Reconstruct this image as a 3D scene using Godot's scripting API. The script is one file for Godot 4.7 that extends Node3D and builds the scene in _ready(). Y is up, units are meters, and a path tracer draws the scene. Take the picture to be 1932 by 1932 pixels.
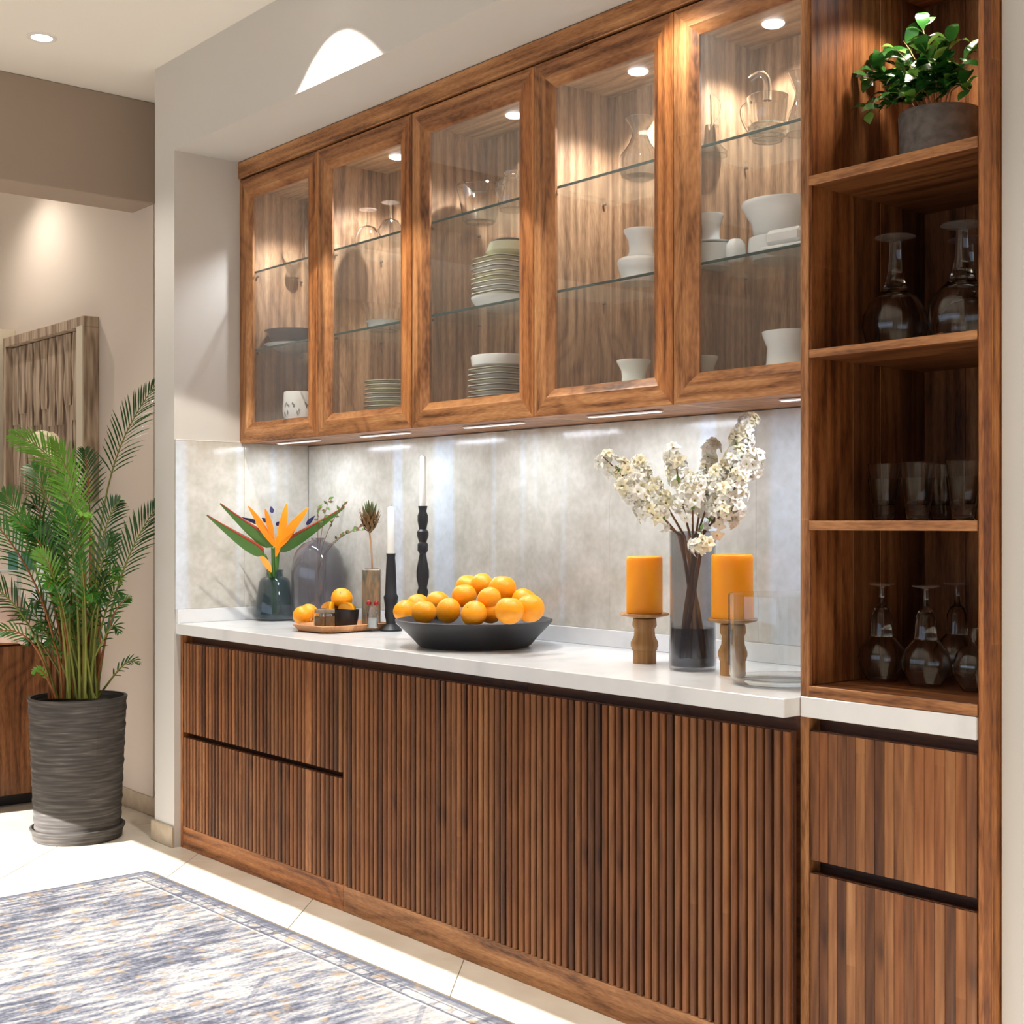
extends Node3D

# ---------------------------------------------------------------- the measured place (metres, y up)
const EYE := Vector3(5.0442, 1.3053, 3.1071)
const YAW := 49.8882
const FOCAL := 2566.45
const TOP := 2.7967          # soffit of the niche
const CEIL := 3.1657
const FRONT := 0.628         # face of the pier and fascia
const ZU := 0.3356           # door face of the wall cabinets
const ZB := 0.6016           # slat face of the base cabinets
const ZT := 0.5642           # face of the tall unit
const BAYS := [0.0, 0.6005, 1.2155, 1.8589, 2.4476, 3.0631]
const XT := 3.0631

var M := {}
var W := []                  # teak in several tones
var taken := {}
var rng := RandomNumberGenerator.new()
const ORD := ["lowest", "second", "third", "fourth", "fifth", "sixth", "seventh", "eighth", "ninth", "tenth", "eleventh"]

# ---------------------------------------------------------------- mesh builder
class MB:
	var v := PackedVector3Array()
	var n := PackedVector3Array()
	var uv := PackedVector2Array()
	var xf := Transform3D.IDENTITY
	var o := Vector2.ZERO      # texture offset
	var g := 0                 # grain axis

	func tri(a: Vector3, b: Vector3, c: Vector3, na: Vector3, nb: Vector3, nc: Vector3, ua := Vector2.ZERO, ub := Vector2.ZERO, uc := Vector2.ZERO) -> void:
		if (c - a).cross(b - a).dot(na + nb + nc) < 0.0:
			var t := b; b = c; c = t
			t = nb; nb = nc; nc = t
			var u := ub; ub = uc; uc = u
		v.append(xf * a); v.append(xf * b); v.append(xf * c)
		n.append((xf.basis * na).normalized()); n.append((xf.basis * nb).normalized()); n.append((xf.basis * nc).normalized())
		uv.append(ua + o); uv.append(ub + o); uv.append(uc + o)

	func map(p: Vector3, ax: int) -> Vector2:
		if ax == g:
			return Vector2(p[(g + 1) % 3] / 1.2, p[(g + 2) % 3] / 0.6)
		return Vector2(p[g] / 1.2, p[3 - g - ax] / 0.6)

	func face(a: Vector3, b: Vector3, c: Vector3, d: Vector3, nn: Vector3, ax: int) -> void:
		tri(a, b, c, nn, nn, nn, map(a, ax), map(b, ax), map(c, ax))
		tri(a, c, d, nn, nn, nn, map(a, ax), map(c, ax), map(d, ax))

	func quad(a: Vector3, b: Vector3, c: Vector3, d: Vector3, na: Vector3, nb: Vector3, nc: Vector3, nd: Vector3, ua := Vector2.ZERO, ub := Vector2.ZERO, uc := Vector2.ZERO, ud := Vector2.ZERO) -> void:
		tri(a, b, c, na, nb, nc, ua, ub, uc)
		tri(a, c, d, na, nc, nd, ua, uc, ud)

	# a box between two corners with chamfered edges
	func box(lo: Vector3, hi: Vector3, b := 0.0015) -> MB:
		var c := (lo + hi) / 2
		var h := (hi - lo) / 2
		b = minf(b, minf(h.x, minf(h.y, h.z)) * 0.6)
		for ax in 3:
			var i := (ax + 1) % 3
			var j := (ax + 2) % 3
			for s in [-1.0, 1.0]:
				var q := []
				for k in [[-1, -1], [1, -1], [1, 1], [-1, 1]]:
					var p := Vector3.ZERO
					p[ax] = s * h[ax]; p[i] = k[0] * (h[i] - b); p[j] = k[1] * (h[j] - b)
					q.append(c + p)
				var nn := Vector3.ZERO
				nn[ax] = s
				face(q[0], q[1], q[2], q[3], nn, ax)
			if b > 0.0:
				for si in [-1.0, 1.0]:
					for sj in [-1.0, 1.0]:
						var q := []
						for k in [[0, -1], [1, -1], [1, 1], [0, 1]]:
							var p := Vector3.ZERO
							p[ax] = k[1] * (h[ax] - b)
							p[i] = si * (h[i] - (b if k[0] == 0 else 0.0))
							p[j] = sj * (h[j] - (b if k[0] == 1 else 0.0))
							q.append(c + p)
						var nn := Vector3.ZERO
						nn[i] = si * 0.7071; nn[j] = sj * 0.7071
						face(q[0], q[1], q[2], q[3], nn, i)
		if b > 0.0:
			for x in [-1.0, 1.0]:
				for y in [-1.0, 1.0]:
					for z in [-1.0, 1.0]:
						var nn := Vector3(x, y, z).normalized()
						var p := c + Vector3(x * h.x, y * h.y, z * h.z)
						tri(p - Vector3(0, y * b, z * b), p - Vector3(x * b, 0, z * b), p - Vector3(x * b, y * b, 0), nn, nn, nn, map(p, 0), map(p, 0), map(p, 0))
		return self

	# turned about the y axis; profile of (radius, height), outside on the right when going up
	func lathe(prof: Array, segs := 40, wob = null) -> MB:
		var m := prof.size()
		var sn := []
		for k in m - 1:
			var d: Vector2 = prof[k + 1] - prof[k]
			sn.append(Vector2(d.y, -d.x).normalized())
		var run := 0.0
		for k in m - 1:
			var a: Vector2 = prof[k]
			var b: Vector2 = prof[k + 1]
			var n0: Vector2 = sn[k]
			var n1: Vector2 = sn[k]
			if k > 0 and sn[k].dot(sn[k - 1]) > 0.72: n0 = (sn[k] + sn[k - 1]).normalized()
			if k < m - 2 and sn[k].dot(sn[k + 1]) > 0.72: n1 = (sn[k] + sn[k + 1]).normalized()
			var run2 := run + a.distance_to(b)
			for s in segs:
				var t0 := TAU * s / segs
				var t1 := TAU * (s + 1) / segs
				var c0 := Vector3(cos(t0), 0, sin(t0))
				var c1 := Vector3(cos(t1), 0, sin(t1))
				var f0 := 1.0
				var f1 := 1.0
				var e0 := 1.0
				var e1 := 1.0
				if wob != null:
					f0 = wob.call(t0, a.y); f1 = wob.call(t1, a.y); e0 = wob.call(t0, b.y); e1 = wob.call(t1, b.y)
				var u0 := float(s) / segs
				var u1 := float(s + 1) / segs
				quad(c0 * a.x * f0 + Vector3(0, a.y, 0), c1 * a.x * f1 + Vector3(0, a.y, 0), c1 * b.x * e1 + Vector3(0, b.y, 0), c0 * b.x * e0 + Vector3(0, b.y, 0),
					c0 * n0.x + Vector3(0, n0.y, 0), c1 * n0.x + Vector3(0, n0.y, 0), c1 * n1.x + Vector3(0, n1.y, 0), c0 * n1.x + Vector3(0, n1.y, 0),
					Vector2(u0, run), Vector2(u1, run), Vector2(u1, run2), Vector2(u0, run2))
			run = run2
		return self

	func tube(pts: Array, r0: float, r1: float, segs := 6) -> MB:
		var m := pts.size()
		var px := Vector3.ZERO
		var rings := []
		for k in m:
			var t: Vector3 = (pts[mini(k + 1, m - 1)] - pts[maxi(k - 1, 0)]).normalized()
			if px == Vector3.ZERO:
				px = t.cross(Vector3(0.31, 0.2, 0.93)).normalized()
			px = (px - t * px.dot(t)).normalized()
			var py := t.cross(px)
			var r := lerpf(r0, r1, float(k) / maxf(1, m - 1))
			var ring := []
			for s in segs:
				var a := TAU * s / segs
				var d := px * cos(a) + py * sin(a)
				ring.append([pts[k] + d * r, d])
			rings.append(ring)
		for k in m - 1:
			for s in segs:
				var a = rings[k][s]
				var b = rings[k][(s + 1) % segs]
				var c = rings[k + 1][(s + 1) % segs]
				var d = rings[k + 1][s]
				quad(a[0], b[0], c[0], d[0], a[1], b[1], c[1], d[1], Vector2(k * 0.05, float(s) / segs), Vector2(k * 0.05, (s + 1.0) / segs), Vector2(k * 0.05 + 0.05, (s + 1.0) / segs), Vector2(k * 0.05 + 0.05, float(s) / segs))
		for e in [0, m - 1]:
			var t: Vector3 = (pts[0] - pts[1] if e == 0 else pts[m - 1] - pts[m - 2]).normalized()
			for s in range(1, segs - 1):
				tri(rings[e][0][0], rings[e][s][0], rings[e][s + 1][0], t, t, t)
		return self

	# a blade along pts, widths at each point, its flat side turned to 'face'
	func blade(pts: Array, wid: Array, facing: Vector3, fold := 0.0) -> MB:
		var m := pts.size()
		var L := []
		var R := []
		var N := []
		for k in m:
			var t: Vector3 = (pts[mini(k + 1, m - 1)] - pts[maxi(k - 1, 0)]).normalized()
			var s := t.cross(facing).normalized()
			var nn := s.cross(t).normalized()
			if nn.dot(facing) < 0: nn = -nn
			L.append(pts[k] - s * wid[k] + nn * fold * wid[k]); R.append(pts[k] + s * wid[k] + nn * fold * wid[k]); N.append(nn)
		for k in m - 1:
			var u := float(k) / m
			var u2 := float(k + 1) / m
			if fold != 0.0:
				quad(L[k], pts[k], pts[k + 1], L[k + 1], N[k], N[k], N[k + 1], N[k + 1], Vector2(u, 0), Vector2(u, 0.5), Vector2(u2, 0.5), Vector2(u2, 0))
				quad(pts[k], R[k], R[k + 1], pts[k + 1], N[k], N[k], N[k + 1], N[k + 1], Vector2(u, 0.5), Vector2(u, 1), Vector2(u2, 1), Vector2(u2, 0.5))
			else:
				quad(L[k], R[k], R[k + 1], L[k + 1], N[k], N[k], N[k + 1], N[k + 1], Vector2(u, 0), Vector2(u, 1), Vector2(u2, 1), Vector2(u2, 0))
		return self

	# a profile (d from the outer edge, z) run along one side of a frame and mitred at both ends
	# a: outer corner, along: unit direction, inward: unit direction, length; grain follows the side
	func mitred(a: Vector3, along: Vector3, inward: Vector3, length: float, prof: Array) -> MB:
		var out := Vector3(0, 0, 1)
		for k in prof.size() - 1:
			var p: Vector2 = prof[k]
			var q: Vector2 = prof[k + 1]
			var d := q - p
			var nn := (inward * -d.y + out * d.x).normalized()
			if absf(d.x) < 1e-6:
				nn = inward * (-1.0 if d.y > 0 else 1.0)
			var A := a + along * p.x + inward * p.x + out * p.y
			var B := a + along * (length - p.x) + inward * p.x + out * p.y
			var C := a + along * (length - q.x) + inward * q.x + out * q.y
			var D := a + along * q.x + inward * q.x + out * q.y
			quad(A, B, C, D, nn, nn, nn, nn, Vector2(p.x / 1.2, (p.x + p.y) / 0.6), Vector2((length - p.x) / 1.2, (p.x + p.y) / 0.6), Vector2((length - q.x) / 1.2, (q.x + q.y) / 0.6), Vector2(q.x / 1.2, (q.x + q.y) / 0.6))
		return self

	# polygon in the xy plane given depth in z
	func prism(poly: PackedVector2Array, z0: float, z1: float) -> MB:
		var idx := Geometry2D.triangulate_polygon(poly)
		for k in range(0, idx.size(), 3):
			for zz in [[z0, -1.0], [z1, 1.0]]:
				var nn := Vector3(0, 0, zz[1])
				var a := Vector3(poly[idx[k]].x, poly[idx[k]].y, zz[0])
				var b := Vector3(poly[idx[k + 1]].x, poly[idx[k + 1]].y, zz[0])
				var c := Vector3(poly[idx[k + 2]].x, poly[idx[k + 2]].y, zz[0])
				tri(a, b, c, nn, nn, nn, map(a, 2), map(b, 2), map(c, 2))
		var cw := -1.0 if Geometry2D.is_polygon_clockwise(poly) else 1.0
		for k in poly.size():
			var p := poly[k]
			var q := poly[(k + 1) % poly.size()]
			var d := (q - p).normalized()
			var nn := Vector3(d.y, -d.x, 0) * cw
			var a := Vector3(p.x, p.y, z0)
			var b := Vector3(q.x, q.y, z0)
			quad(a, b, Vector3(q.x, q.y, z1), Vector3(p.x, p.y, z1), nn, nn, nn, nn, map(a, 2), map(b, 2), map(b, 2), map(a, 2))
		return self

	func done() -> ArrayMesh:
		var arr := []
		arr.resize(Mesh.ARRAY_MAX)
		arr[Mesh.ARRAY_VERTEX] = v
		arr[Mesh.ARRAY_NORMAL] = n
		arr[Mesh.ARRAY_TEX_UV] = uv
		var m := ArrayMesh.new()
		m.add_surface_from_arrays(Mesh.PRIMITIVE_TRIANGLES, arr)
		return m

# ---------------------------------------------------------------- nodes
func numbered(parent: Node, called: String) -> String:
	var key := str(parent.get_instance_id()) + called
	var k: int = taken.get(key, 0)
	taken[key] = k + 1
	return called if k == 0 else "%s_%03d" % [called, k]

func tag(o: Node3D, label: String, category: String, group := "") -> Node3D:
	o.set_meta("label", label)
	o.set_meta("category", category)
	if group != "": o.set_meta("group", group)
	return o

func thing(called: String, label: String, category: String, at := Vector3.ZERO, turn := 0.0, group := "") -> Node3D:
	var o := Node3D.new()
	o.name = numbered(self, called)
	add_child(o)
	o.position = at
	o.rotation.y = turn
	return tag(o, label, category, group)

func part(called: String, what, mat: Material, parent: Node = self) -> MeshInstance3D:
	var o := MeshInstance3D.new()
	o.name = numbered(parent, called)
	o.mesh = what.done() if what is MB else what
	o.material_override = mat
	parent.add_child(o)
	return o

func struct(called: String, what, mat: Material) -> MeshInstance3D:
	var o := part(called, what, mat)
	o.set_meta("kind", "structure")
	return o

func bx(lo: Vector3, hi: Vector3, grain := 0, b := 0.0015, off := Vector2(-1, -1)) -> MB:
	var m := MB.new()
	m.g = grain
	m.o = Vector2(rng.randf(), rng.randf()) if off.x < 0 else off
	return m.box(lo, hi, b)

func turned(prof: Array, segs := 40) -> MB:
	return MB.new().lathe(prof, segs)

# a copy of a thing with its own name, place and label
func dup(o: Node3D, at: Vector3, turn: float, label: String, group := "") -> Node3D:
	var c: Node3D = o.duplicate()
	c.name = numbered(self, str(o.name).rstrip("_0123456789"))
	add_child(c)
	c.position = at
	c.rotation.y = turn
	c.set_meta("label", label)
	if group != "": c.set_meta("group", group)
	return c

# ---------------------------------------------------------------- where a sight line of the survey meets a plane
func ray(px: float, py: float) -> Vector3:
	var y := deg_to_rad(YAW)
	return Vector3(-sin(y), 0, -cos(y)) + Vector3(cos(y), 0, -sin(y)) * ((px - 966.0) / FOCAL) + Vector3.UP * ((985.126 - py) / FOCAL)

func on_y(px: float, py: float, h: float) -> Vector3:
	var d := ray(px, py)
	return EYE + d * ((h - EYE.y) / d.y)

func on_z(px: float, py: float, z: float) -> Vector3:
	var d := ray(px, py)
	return EYE + d * ((z - EYE.z) / d.z)

func deep(px: float, py: float, d: float) -> Vector3:
	return EYE + ray(px, py) * d

func depth(p: Vector3) -> float:
	var y := deg_to_rad(YAW)
	return (p - EYE).dot(Vector3(-sin(y), 0, -cos(y)))

func scale_at(p: Vector3) -> float:     # metres to one pixel of the survey
	return depth(p) / FOCAL

# profile measured in pixels (radius, height above base) to metres
func px_prof(list: Array, s: float) -> Array:
	var r := []
	for p in list: r.append(Vector2(p[0], p[1]) * s)
	return r

func bez(pts: Array, t: float) -> Vector3:
	var q := pts.duplicate()
	while q.size() > 1:
		for k in q.size() - 1: q[k] = q[k].lerp(q[k + 1], t)
		q.pop_back()
	return q[0]

func curve(pts: Array, steps: int, from := 0.0, to := 1.0) -> Array:
	var r := []
	for k in steps + 1: r.append(bez(pts, lerpf(from, to, float(k) / steps)))
	return r

# ---------------------------------------------------------------- materials
func mat(called: String, c: Color, rough := 0.5, metal := 0.0) -> StandardMaterial3D:
	var m := StandardMaterial3D.new()
	m.resource_name = called
	m.albedo_color = c
	m.roughness = rough
	m.metallic = metal
	M[called] = m
	return m

func rgb(r: int, g: int, b: int, a := 1.0) -> Color:
	return Color(r / 255.0, g / 255.0, b / 255.0, a)

func glass(called: String, c: Color, a: float, rough := 0.02) -> StandardMaterial3D:
	var m := mat(called, Color(c.r, c.g, c.b, a), rough)
	m.transparency = BaseMaterial3D.TRANSPARENCY_ALPHA
	return m

func solid_glass(called: String, c: Color) -> StandardMaterial3D:
	var m := mat(called, Color(c.r, c.g, c.b, 0.0), 0.0)
	m.refraction_enabled = true
	m.refraction_scale = 0.05
	return m

func leafy(called: String, c: Color, rough := 0.4, back := 0.5) -> StandardMaterial3D:
	var m := mat(called, c, rough)
	m.backlight_enabled = true
	m.backlight = Color(c.r * back, c.g * back, c.b * back)
	return m

func noise_bytes(w: int, h: int, freq: float, sd: int, oct: int, W2: int, H2: int) -> PackedByteArray:
	var f := FastNoiseLite.new()
	f.seed = sd
	f.frequency = freq
	f.fractal_octaves = oct
	f.noise_type = FastNoiseLite.TYPE_SIMPLEX_SMOOTH
	var im := f.get_seamless_image(w, h, false, false, 0.2, true)
	im.convert(Image.FORMAT_L8)
	im.resize(W2, H2, Image.INTERPOLATE_CUBIC)
	return im.get_data()

func ramp(stops: Array, t: float) -> Color:
	for k in stops.size() - 1:
		if t <= stops[k + 1][0]:
			return stops[k][1].lerp(stops[k + 1][1], clampf((t - stops[k][0]) / (stops[k + 1][0] - stops[k][0]), 0, 1))
	return stops[-1][1]

func lut(stops: Array) -> PackedByteArray:
	var b := PackedByteArray()
	for k in 256:
		var c := ramp(stops, k / 255.0)
		b.append(int(c.r * 255)); b.append(int(c.g * 255)); b.append(int(c.b * 255))
	return b

func tex(b: PackedByteArray, w: int, h: int) -> ImageTexture:
	return ImageTexture.create_from_image(Image.create_from_data(w, h, false, Image.FORMAT_RGB8, b))

func gray_tex(stops: Array, w: int, h: int, freq: float, sd: int, oct := 4, sw := 0, sh := 0) -> ImageTexture:
	var d := noise_bytes(sw if sw else w, sh if sh else h, freq, sd, oct, w, h)
	var l := lut(stops)
	var b := PackedByteArray()
	b.resize(w * h * 3)
	for k in w * h:
		var q := d[k] * 3
		b[k * 3] = l[q]; b[k * 3 + 1] = l[q + 1]; b[k * 3 + 2] = l[q + 2]
	return tex(b, w, h)

func wood_textures() -> Array:
	var w := 1024
	var h := 512
	var s1 := noise_bytes(32, 512, 0.035, 11, 3, w, h)
	var s2 := noise_bytes(128, 512, 0.22, 23, 2, w, h)
	var s3 := noise_bytes(48, 64, 0.022, 37, 2, w, h)
	var s4 := noise_bytes(256, 256, 0.02, 41, 3, w, h)
	var la := lut([[0.0, rgb(80, 48, 26)], [0.25, rgb(130, 84, 49)], [0.5, rgb(166, 113, 70)], [0.75, rgb(190, 136, 88)], [1.0, rgb(212, 162, 112)]])
	var lb := lut([[0.0, rgb(100, 72, 50)], [0.3, rgb(142, 106, 76)], [0.55, rgb(172, 134, 98)], [0.8, rgb(194, 156, 118)], [1.0, rgb(212, 180, 144)]])
	var A := PackedByteArray()
	var B := PackedByteArray()
	A.resize(w * h * 3)
	B.resize(w * h * 3)
	for y in h:
		var vy := float(y) / h * 9.0
		for x in w:
			var k := y * w + x
			var ring := 0.5 + 0.5 * sin(TAU * (vy + s3[k] / 255.0 * 3.0))
			ring = pow(ring, 3.0)
			var t := 0.5 * s1[k] / 255.0 + 0.26 * s2[k] / 255.0 + 0.12 * (1.0 - ring) + 0.12 * s4[k] / 255.0
			var q := clampi(int((t - 0.18) * 1.42 * 255.0), 0, 255) * 3
			A[k * 3] = la[q]; A[k * 3 + 1] = la[q + 1]; A[k * 3 + 2] = la[q + 2]
			B[k * 3] = lb[q]; B[k * 3 + 1] = lb[q + 1]; B[k * 3 + 2] = lb[q + 2]
	return [tex(A, w, h), tex(B, w, h)]

func rug_texture() -> ImageTexture:
	var w := 1536
	var h := 1024
	# x of the picture runs along the long side, streaks run across it
	var a := noise_bytes(1536, 128, 0.05, 5, 4, w, h)
	var b := noise_bytes(1024, 200, 0.08, 6, 3, w, h)
	var c := noise_bytes(1536, 700, 0.16, 7, 2, w, h)
	var d := noise_bytes(384, 256, 0.012, 8, 3, w, h)
	var e := noise_bytes(768, 512, 0.05, 9, 3, w, h)
	var l := lut([[0.0, rgb(52, 55, 66)], [0.22, rgb(80, 83, 95)], [0.42, rgb(112, 114, 121)], [0.6, rgb(142, 140, 139)], [0.8, rgb(164, 160, 155)], [1.0, rgb(178, 174, 168)]])
	var out := PackedByteArray()
	out.resize(w * h * 3)
	for y in h:
		for x in w:
			var k := y * w + x
			var edge := minf(minf(x, w - 1 - x) * 3.0 / w, minf(y, h - 1 - y) * 2.0 / h)
			var t := 0.34 * a[k] + 0.26 * b[k] + 0.2 * c[k] + 0.2 * d[k]
			t = (t / 255.0 - 0.5) * 2.1 + 0.47 + (d[k] / 255.0 - 0.5) * 0.25
			var tan_ := (e[k] - 158) / 40.0
			edge *= 2.25
			if edge < 0.20:
				# the border: dark lines and a band of small medallions
				if edge < 0.03: t = 0.08 + t * 0.2
				elif edge < 0.07: t = t * 0.5 + 0.05
				elif edge > 0.165 and edge < 0.184: t = 0.06 + t * 0.25
				elif edge > 0.184: t = t * 0.4 + 0.6
				elif edge > 0.085 and edge < 0.095: t *= 0.4
				else:
					var along: float = (x * 3.0 / w) if minf(y, h - 1 - y) * 2.0 / h < 0.09 else (y * 2.0 / h)
					var m := fposmod(along, 0.075) / 0.075 - 0.5
					var r := (edge - 0.12) / 0.05
					if m * m * 4.0 + r * r < 0.5: tan_ += 0.5; t += 0.15
					elif m * m * 4.0 + r * r < 0.9: t -= 0.12 + 0.2 * (c[k] / 255.0 - 0.4)
			else:
				# faint worn lattice of the field
				var m1 := absf(fposmod(x * 3.0 / w + y * 2.0 / h, 0.34) - 0.17)
				var m2 := absf(fposmod(x * 3.0 / w - y * 2.0 / h + 9.0, 0.34) - 0.17)
				if minf(m1, m2) < 0.012: t -= 0.10 * d[k] / 255.0 * 2.0
				if edge < 0.5: t += 0.06
			var q := clampi(int(t * 255.0), 0, 255) * 3
			var cr := float(l[q]); var cg := float(l[q + 1]); var cb := float(l[q + 2])
			if tan_ > 0.0:
				var f := minf(tan_, 1.0) * 0.5
				cr = lerpf(cr, 146, f); cg = lerpf(cg, 116, f); cb = lerpf(cb, 82, f)
			out[k * 3] = int(cr); out[k * 3 + 1] = int(cg); out[k * 3 + 2] = int(cb)
	return tex(out, w, h)

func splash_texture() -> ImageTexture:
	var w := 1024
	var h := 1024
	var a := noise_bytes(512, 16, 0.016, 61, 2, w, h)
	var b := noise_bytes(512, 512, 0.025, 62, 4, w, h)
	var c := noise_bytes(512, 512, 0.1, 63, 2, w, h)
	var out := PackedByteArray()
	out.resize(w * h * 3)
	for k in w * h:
		var s := smoothstep(0.62, 0.82, a[k] / 255.0)  # upright bluish bands: reflections of the room painted into the stone colour
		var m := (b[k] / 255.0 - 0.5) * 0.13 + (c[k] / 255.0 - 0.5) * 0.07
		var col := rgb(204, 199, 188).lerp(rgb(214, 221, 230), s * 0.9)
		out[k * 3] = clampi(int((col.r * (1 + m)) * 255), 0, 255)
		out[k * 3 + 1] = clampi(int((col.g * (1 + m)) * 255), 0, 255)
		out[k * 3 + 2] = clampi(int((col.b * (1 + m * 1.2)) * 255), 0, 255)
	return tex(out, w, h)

func tri_map(m: StandardMaterial3D, t: Texture2D, s: float) -> StandardMaterial3D:
	m.albedo_texture = t
	m.uv1_triplanar = true
	m.uv1_world_triplanar = true
	m.uv1_scale = Vector3(s, s, s)
	return m

func make_materials() -> void:
	var wt := wood_textures()
	for c in [Color(1, 1, 1), Color(0.86, 0.83, 0.8), Color(1.0, 0.93, 0.84), Color(0.74, 0.7, 0.68), Color(0.92, 0.9, 0.9), Color(0.8, 0.72, 0.64), Color(0.84, 0.8, 0.77), Color(0.72, 0.67, 0.64), Color(0.82, 0.74, 0.68), Color(0.62, 0.57, 0.55)]:
		var m := mat("teak", c, 0.42)
		m.albedo_texture = wt[0]
		m.metallic_specular = 0.45
		W.append(m)
	var wi := mat("interior_wood", Color(1, 1, 1), 0.45)
	wi.albedo_texture = wt[1]
	var wd := mat("dark_teak", Color(0.5, 0.42, 0.38), 0.5)
	wd.albedo_texture = wt[0]
	var ws := mat("shelf_teak", Color(0.72, 0.66, 0.62), 0.4)
	ws.albedo_texture = wt[0]
	mat("paint", rgb(208, 204, 198), 0.85)
	mat("ceiling_paint", rgb(246, 241, 232), 0.9)
	mat("beam_taupe", rgb(168, 151, 136), 0.85)  # darker and browner than the walls, used on the beam only
	mat("hall_paint", rgb(214, 200, 186), 0.85)
	tri_map(mat("floor_stone", Color(1, 1, 1), 0.22), gray_tex([[0.0, rgb(206, 196, 180)], [0.5, rgb(218, 210, 196)], [1.0, rgb(228, 222, 210)]], 512, 512, 0.008, 71, 5), 0.8)
	mat("grout", rgb(196, 182, 160), 0.8)
	tri_map(mat("skirting_stone", Color(1, 1, 1), 0.3), gray_tex([[0.0, rgb(178, 160, 136)], [1.0, rgb(206, 190, 166)]], 256, 256, 0.02, 72, 4), 2.0)
	var q := mat("quartz", Color(1, 1, 1), 0.18)
	tri_map(q, gray_tex([[0.0, rgb(214, 216, 218)], [0.35, rgb(232, 233, 234)], [1.0, rgb(240, 240, 240)]], 512, 512, 0.006, 73, 5), 1.3)
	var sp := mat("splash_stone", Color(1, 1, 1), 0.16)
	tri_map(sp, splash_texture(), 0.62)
	var rug := mat("rug_pile", Color(1, 1, 1), 0.95)
	rug.albedo_texture = rug_texture()
	mat("rug_binding", rgb(96, 104, 124), 0.95)
	glass("door_glass", rgb(235, 242, 242), 0.02)
	glass("shelf_glass", rgb(150, 190, 182), 0.10)
	mat("glass_edge", rgb(30, 62, 60), 0.15)
	solid_glass("clear_glass", rgb(252, 253, 253))
	solid_glass("dark_glass", rgb(250, 250, 248))
	solid_glass("thick_glass", rgb(250, 252, 250))
	glass("smoke_glass", rgb(52, 54, 68), 0.24)
	glass("teal_glass", rgb(30, 62, 72), 0.36, 0.04)
	glass("grey_glass", rgb(100, 98, 108), 0.34, 0.06)
	glass("vase_water", rgb(22, 27, 44), 0.72, 0.05)
	glass("foot_glass", rgb(228, 224, 218), 0.10)
	mat("white_ceramic", rgb(238, 242, 240), 0.2)
	mat("cream_ceramic", rgb(242, 238, 218), 0.25)
	mat("green_ceramic", rgb(220, 220, 186), 0.25)
	mat("dark_ceramic", rgb(64, 44, 40), 0.3)
	mat("plate_rim", rgb(92, 84, 62), 0.4)
	var bl := mat("black_ceramic", rgb(44, 45, 50), 0.42)
	tri_map(bl, gray_tex([[0.0, rgb(190, 190, 200)], [1.0, rgb(255, 255, 255)]], 128, 128, 0.05, 75, 3), 6.0)
	mat("black_iron", rgb(30, 31, 35), 0.45)
	mat("wax_white", rgb(240, 236, 226), 0.5).subsurf_scatter_enabled = true
	var wx := mat("wax_orange", rgb(250, 160, 18), 0.45)
	wx.subsurf_scatter_enabled = true
	wx.subsurf_scatter_strength = 0.6
	mat("wick", rgb(40, 34, 30), 0.9)
	var og := mat("orange_peel", rgb(255, 166, 12), 0.38)
	og.subsurf_scatter_enabled = true
	og.subsurf_scatter_strength = 0.15
	og.heightmap_enabled = true
	og.heightmap_texture = gray_tex([[0.0, Color(0, 0, 0)], [1.0, Color(1, 1, 1)]], 128, 128, 0.22, 76, 1)
	og.heightmap_scale = 0.05
	og.uv1_triplanar = true
	og.uv1_scale = Vector3(14, 14, 14)
	mat("orange_flesh", rgb(248, 176, 70), 0.4)
	mat("peel_scar", rgb(120, 116, 40), 0.6)
	var tn := mat("turned_wood", rgb(186, 142, 88), 0.55)
	tn.albedo_texture = gray_tex([[0.0, rgb(178, 160, 140)], [1.0, rgb(255, 250, 240)]], 256, 256, 0.03, 77, 3, 256, 32)
	var tw := mat("tray_wood", rgb(232, 178, 128), 0.5)
	tw.albedo_texture = gray_tex([[0.0, rgb(190, 170, 150)], [1.0, rgb(255, 250, 240)]], 256, 256, 0.04, 78, 3, 24, 256)
	var pc := mat("ribbed_clay", Color(1, 1, 1), 0.85)
	pc.albedo_texture = gray_tex([[0.0, rgb(50, 47, 45)], [0.5, rgb(72, 68, 65)], [0.8, rgb(92, 88, 83)], [1.0, rgb(138, 132, 124)]], 512, 512, 0.09, 79, 4, 64, 512)
	pc.uv1_scale = Vector3(1, 1.6, 1)
	tri_map(mat("concrete", Color(1, 1, 1), 0.8), gray_tex([[0.0, rgb(104, 98, 92)], [0.5, rgb(134, 127, 119)], [1.0, rgb(160, 152, 142)]], 256, 256, 0.03, 80, 4), 4.0)
	mat("soil", rgb(40, 30, 22), 0.95)
	leafy("palm_green", rgb(52, 108, 28), 0.33)
	leafy("palm_light", rgb(98, 150, 44), 0.33)
	leafy("palm_dark", rgb(30, 72, 24), 0.33)
	mat("palm_stem", rgb(118, 124, 48), 0.5)
	mat("palm_cane", rgb(142, 84, 38), 0.55)
	leafy("leaf_green", rgb(38, 90, 32), 0.25)
	leafy("leaf_light", rgb(104, 148, 60), 0.25)
	mat("twig", rgb(120, 84, 56), 0.7)
	mat("pale_twig", rgb(176, 132, 92), 0.7)
	leafy("petal_white", rgb(254, 252, 244), 0.6, 0.5)
	leafy("petal_cream", rgb(250, 242, 214), 0.6, 0.5)
	mat("flower_heart", rgb(176, 168, 70), 0.6)
	leafy("spathe_green", rgb(78, 122, 48), 0.4)
	mat("spathe_red", rgb(172, 62, 40), 0.45)
	leafy("sepal_orange", rgb(255, 150, 18), 0.4)
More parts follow.
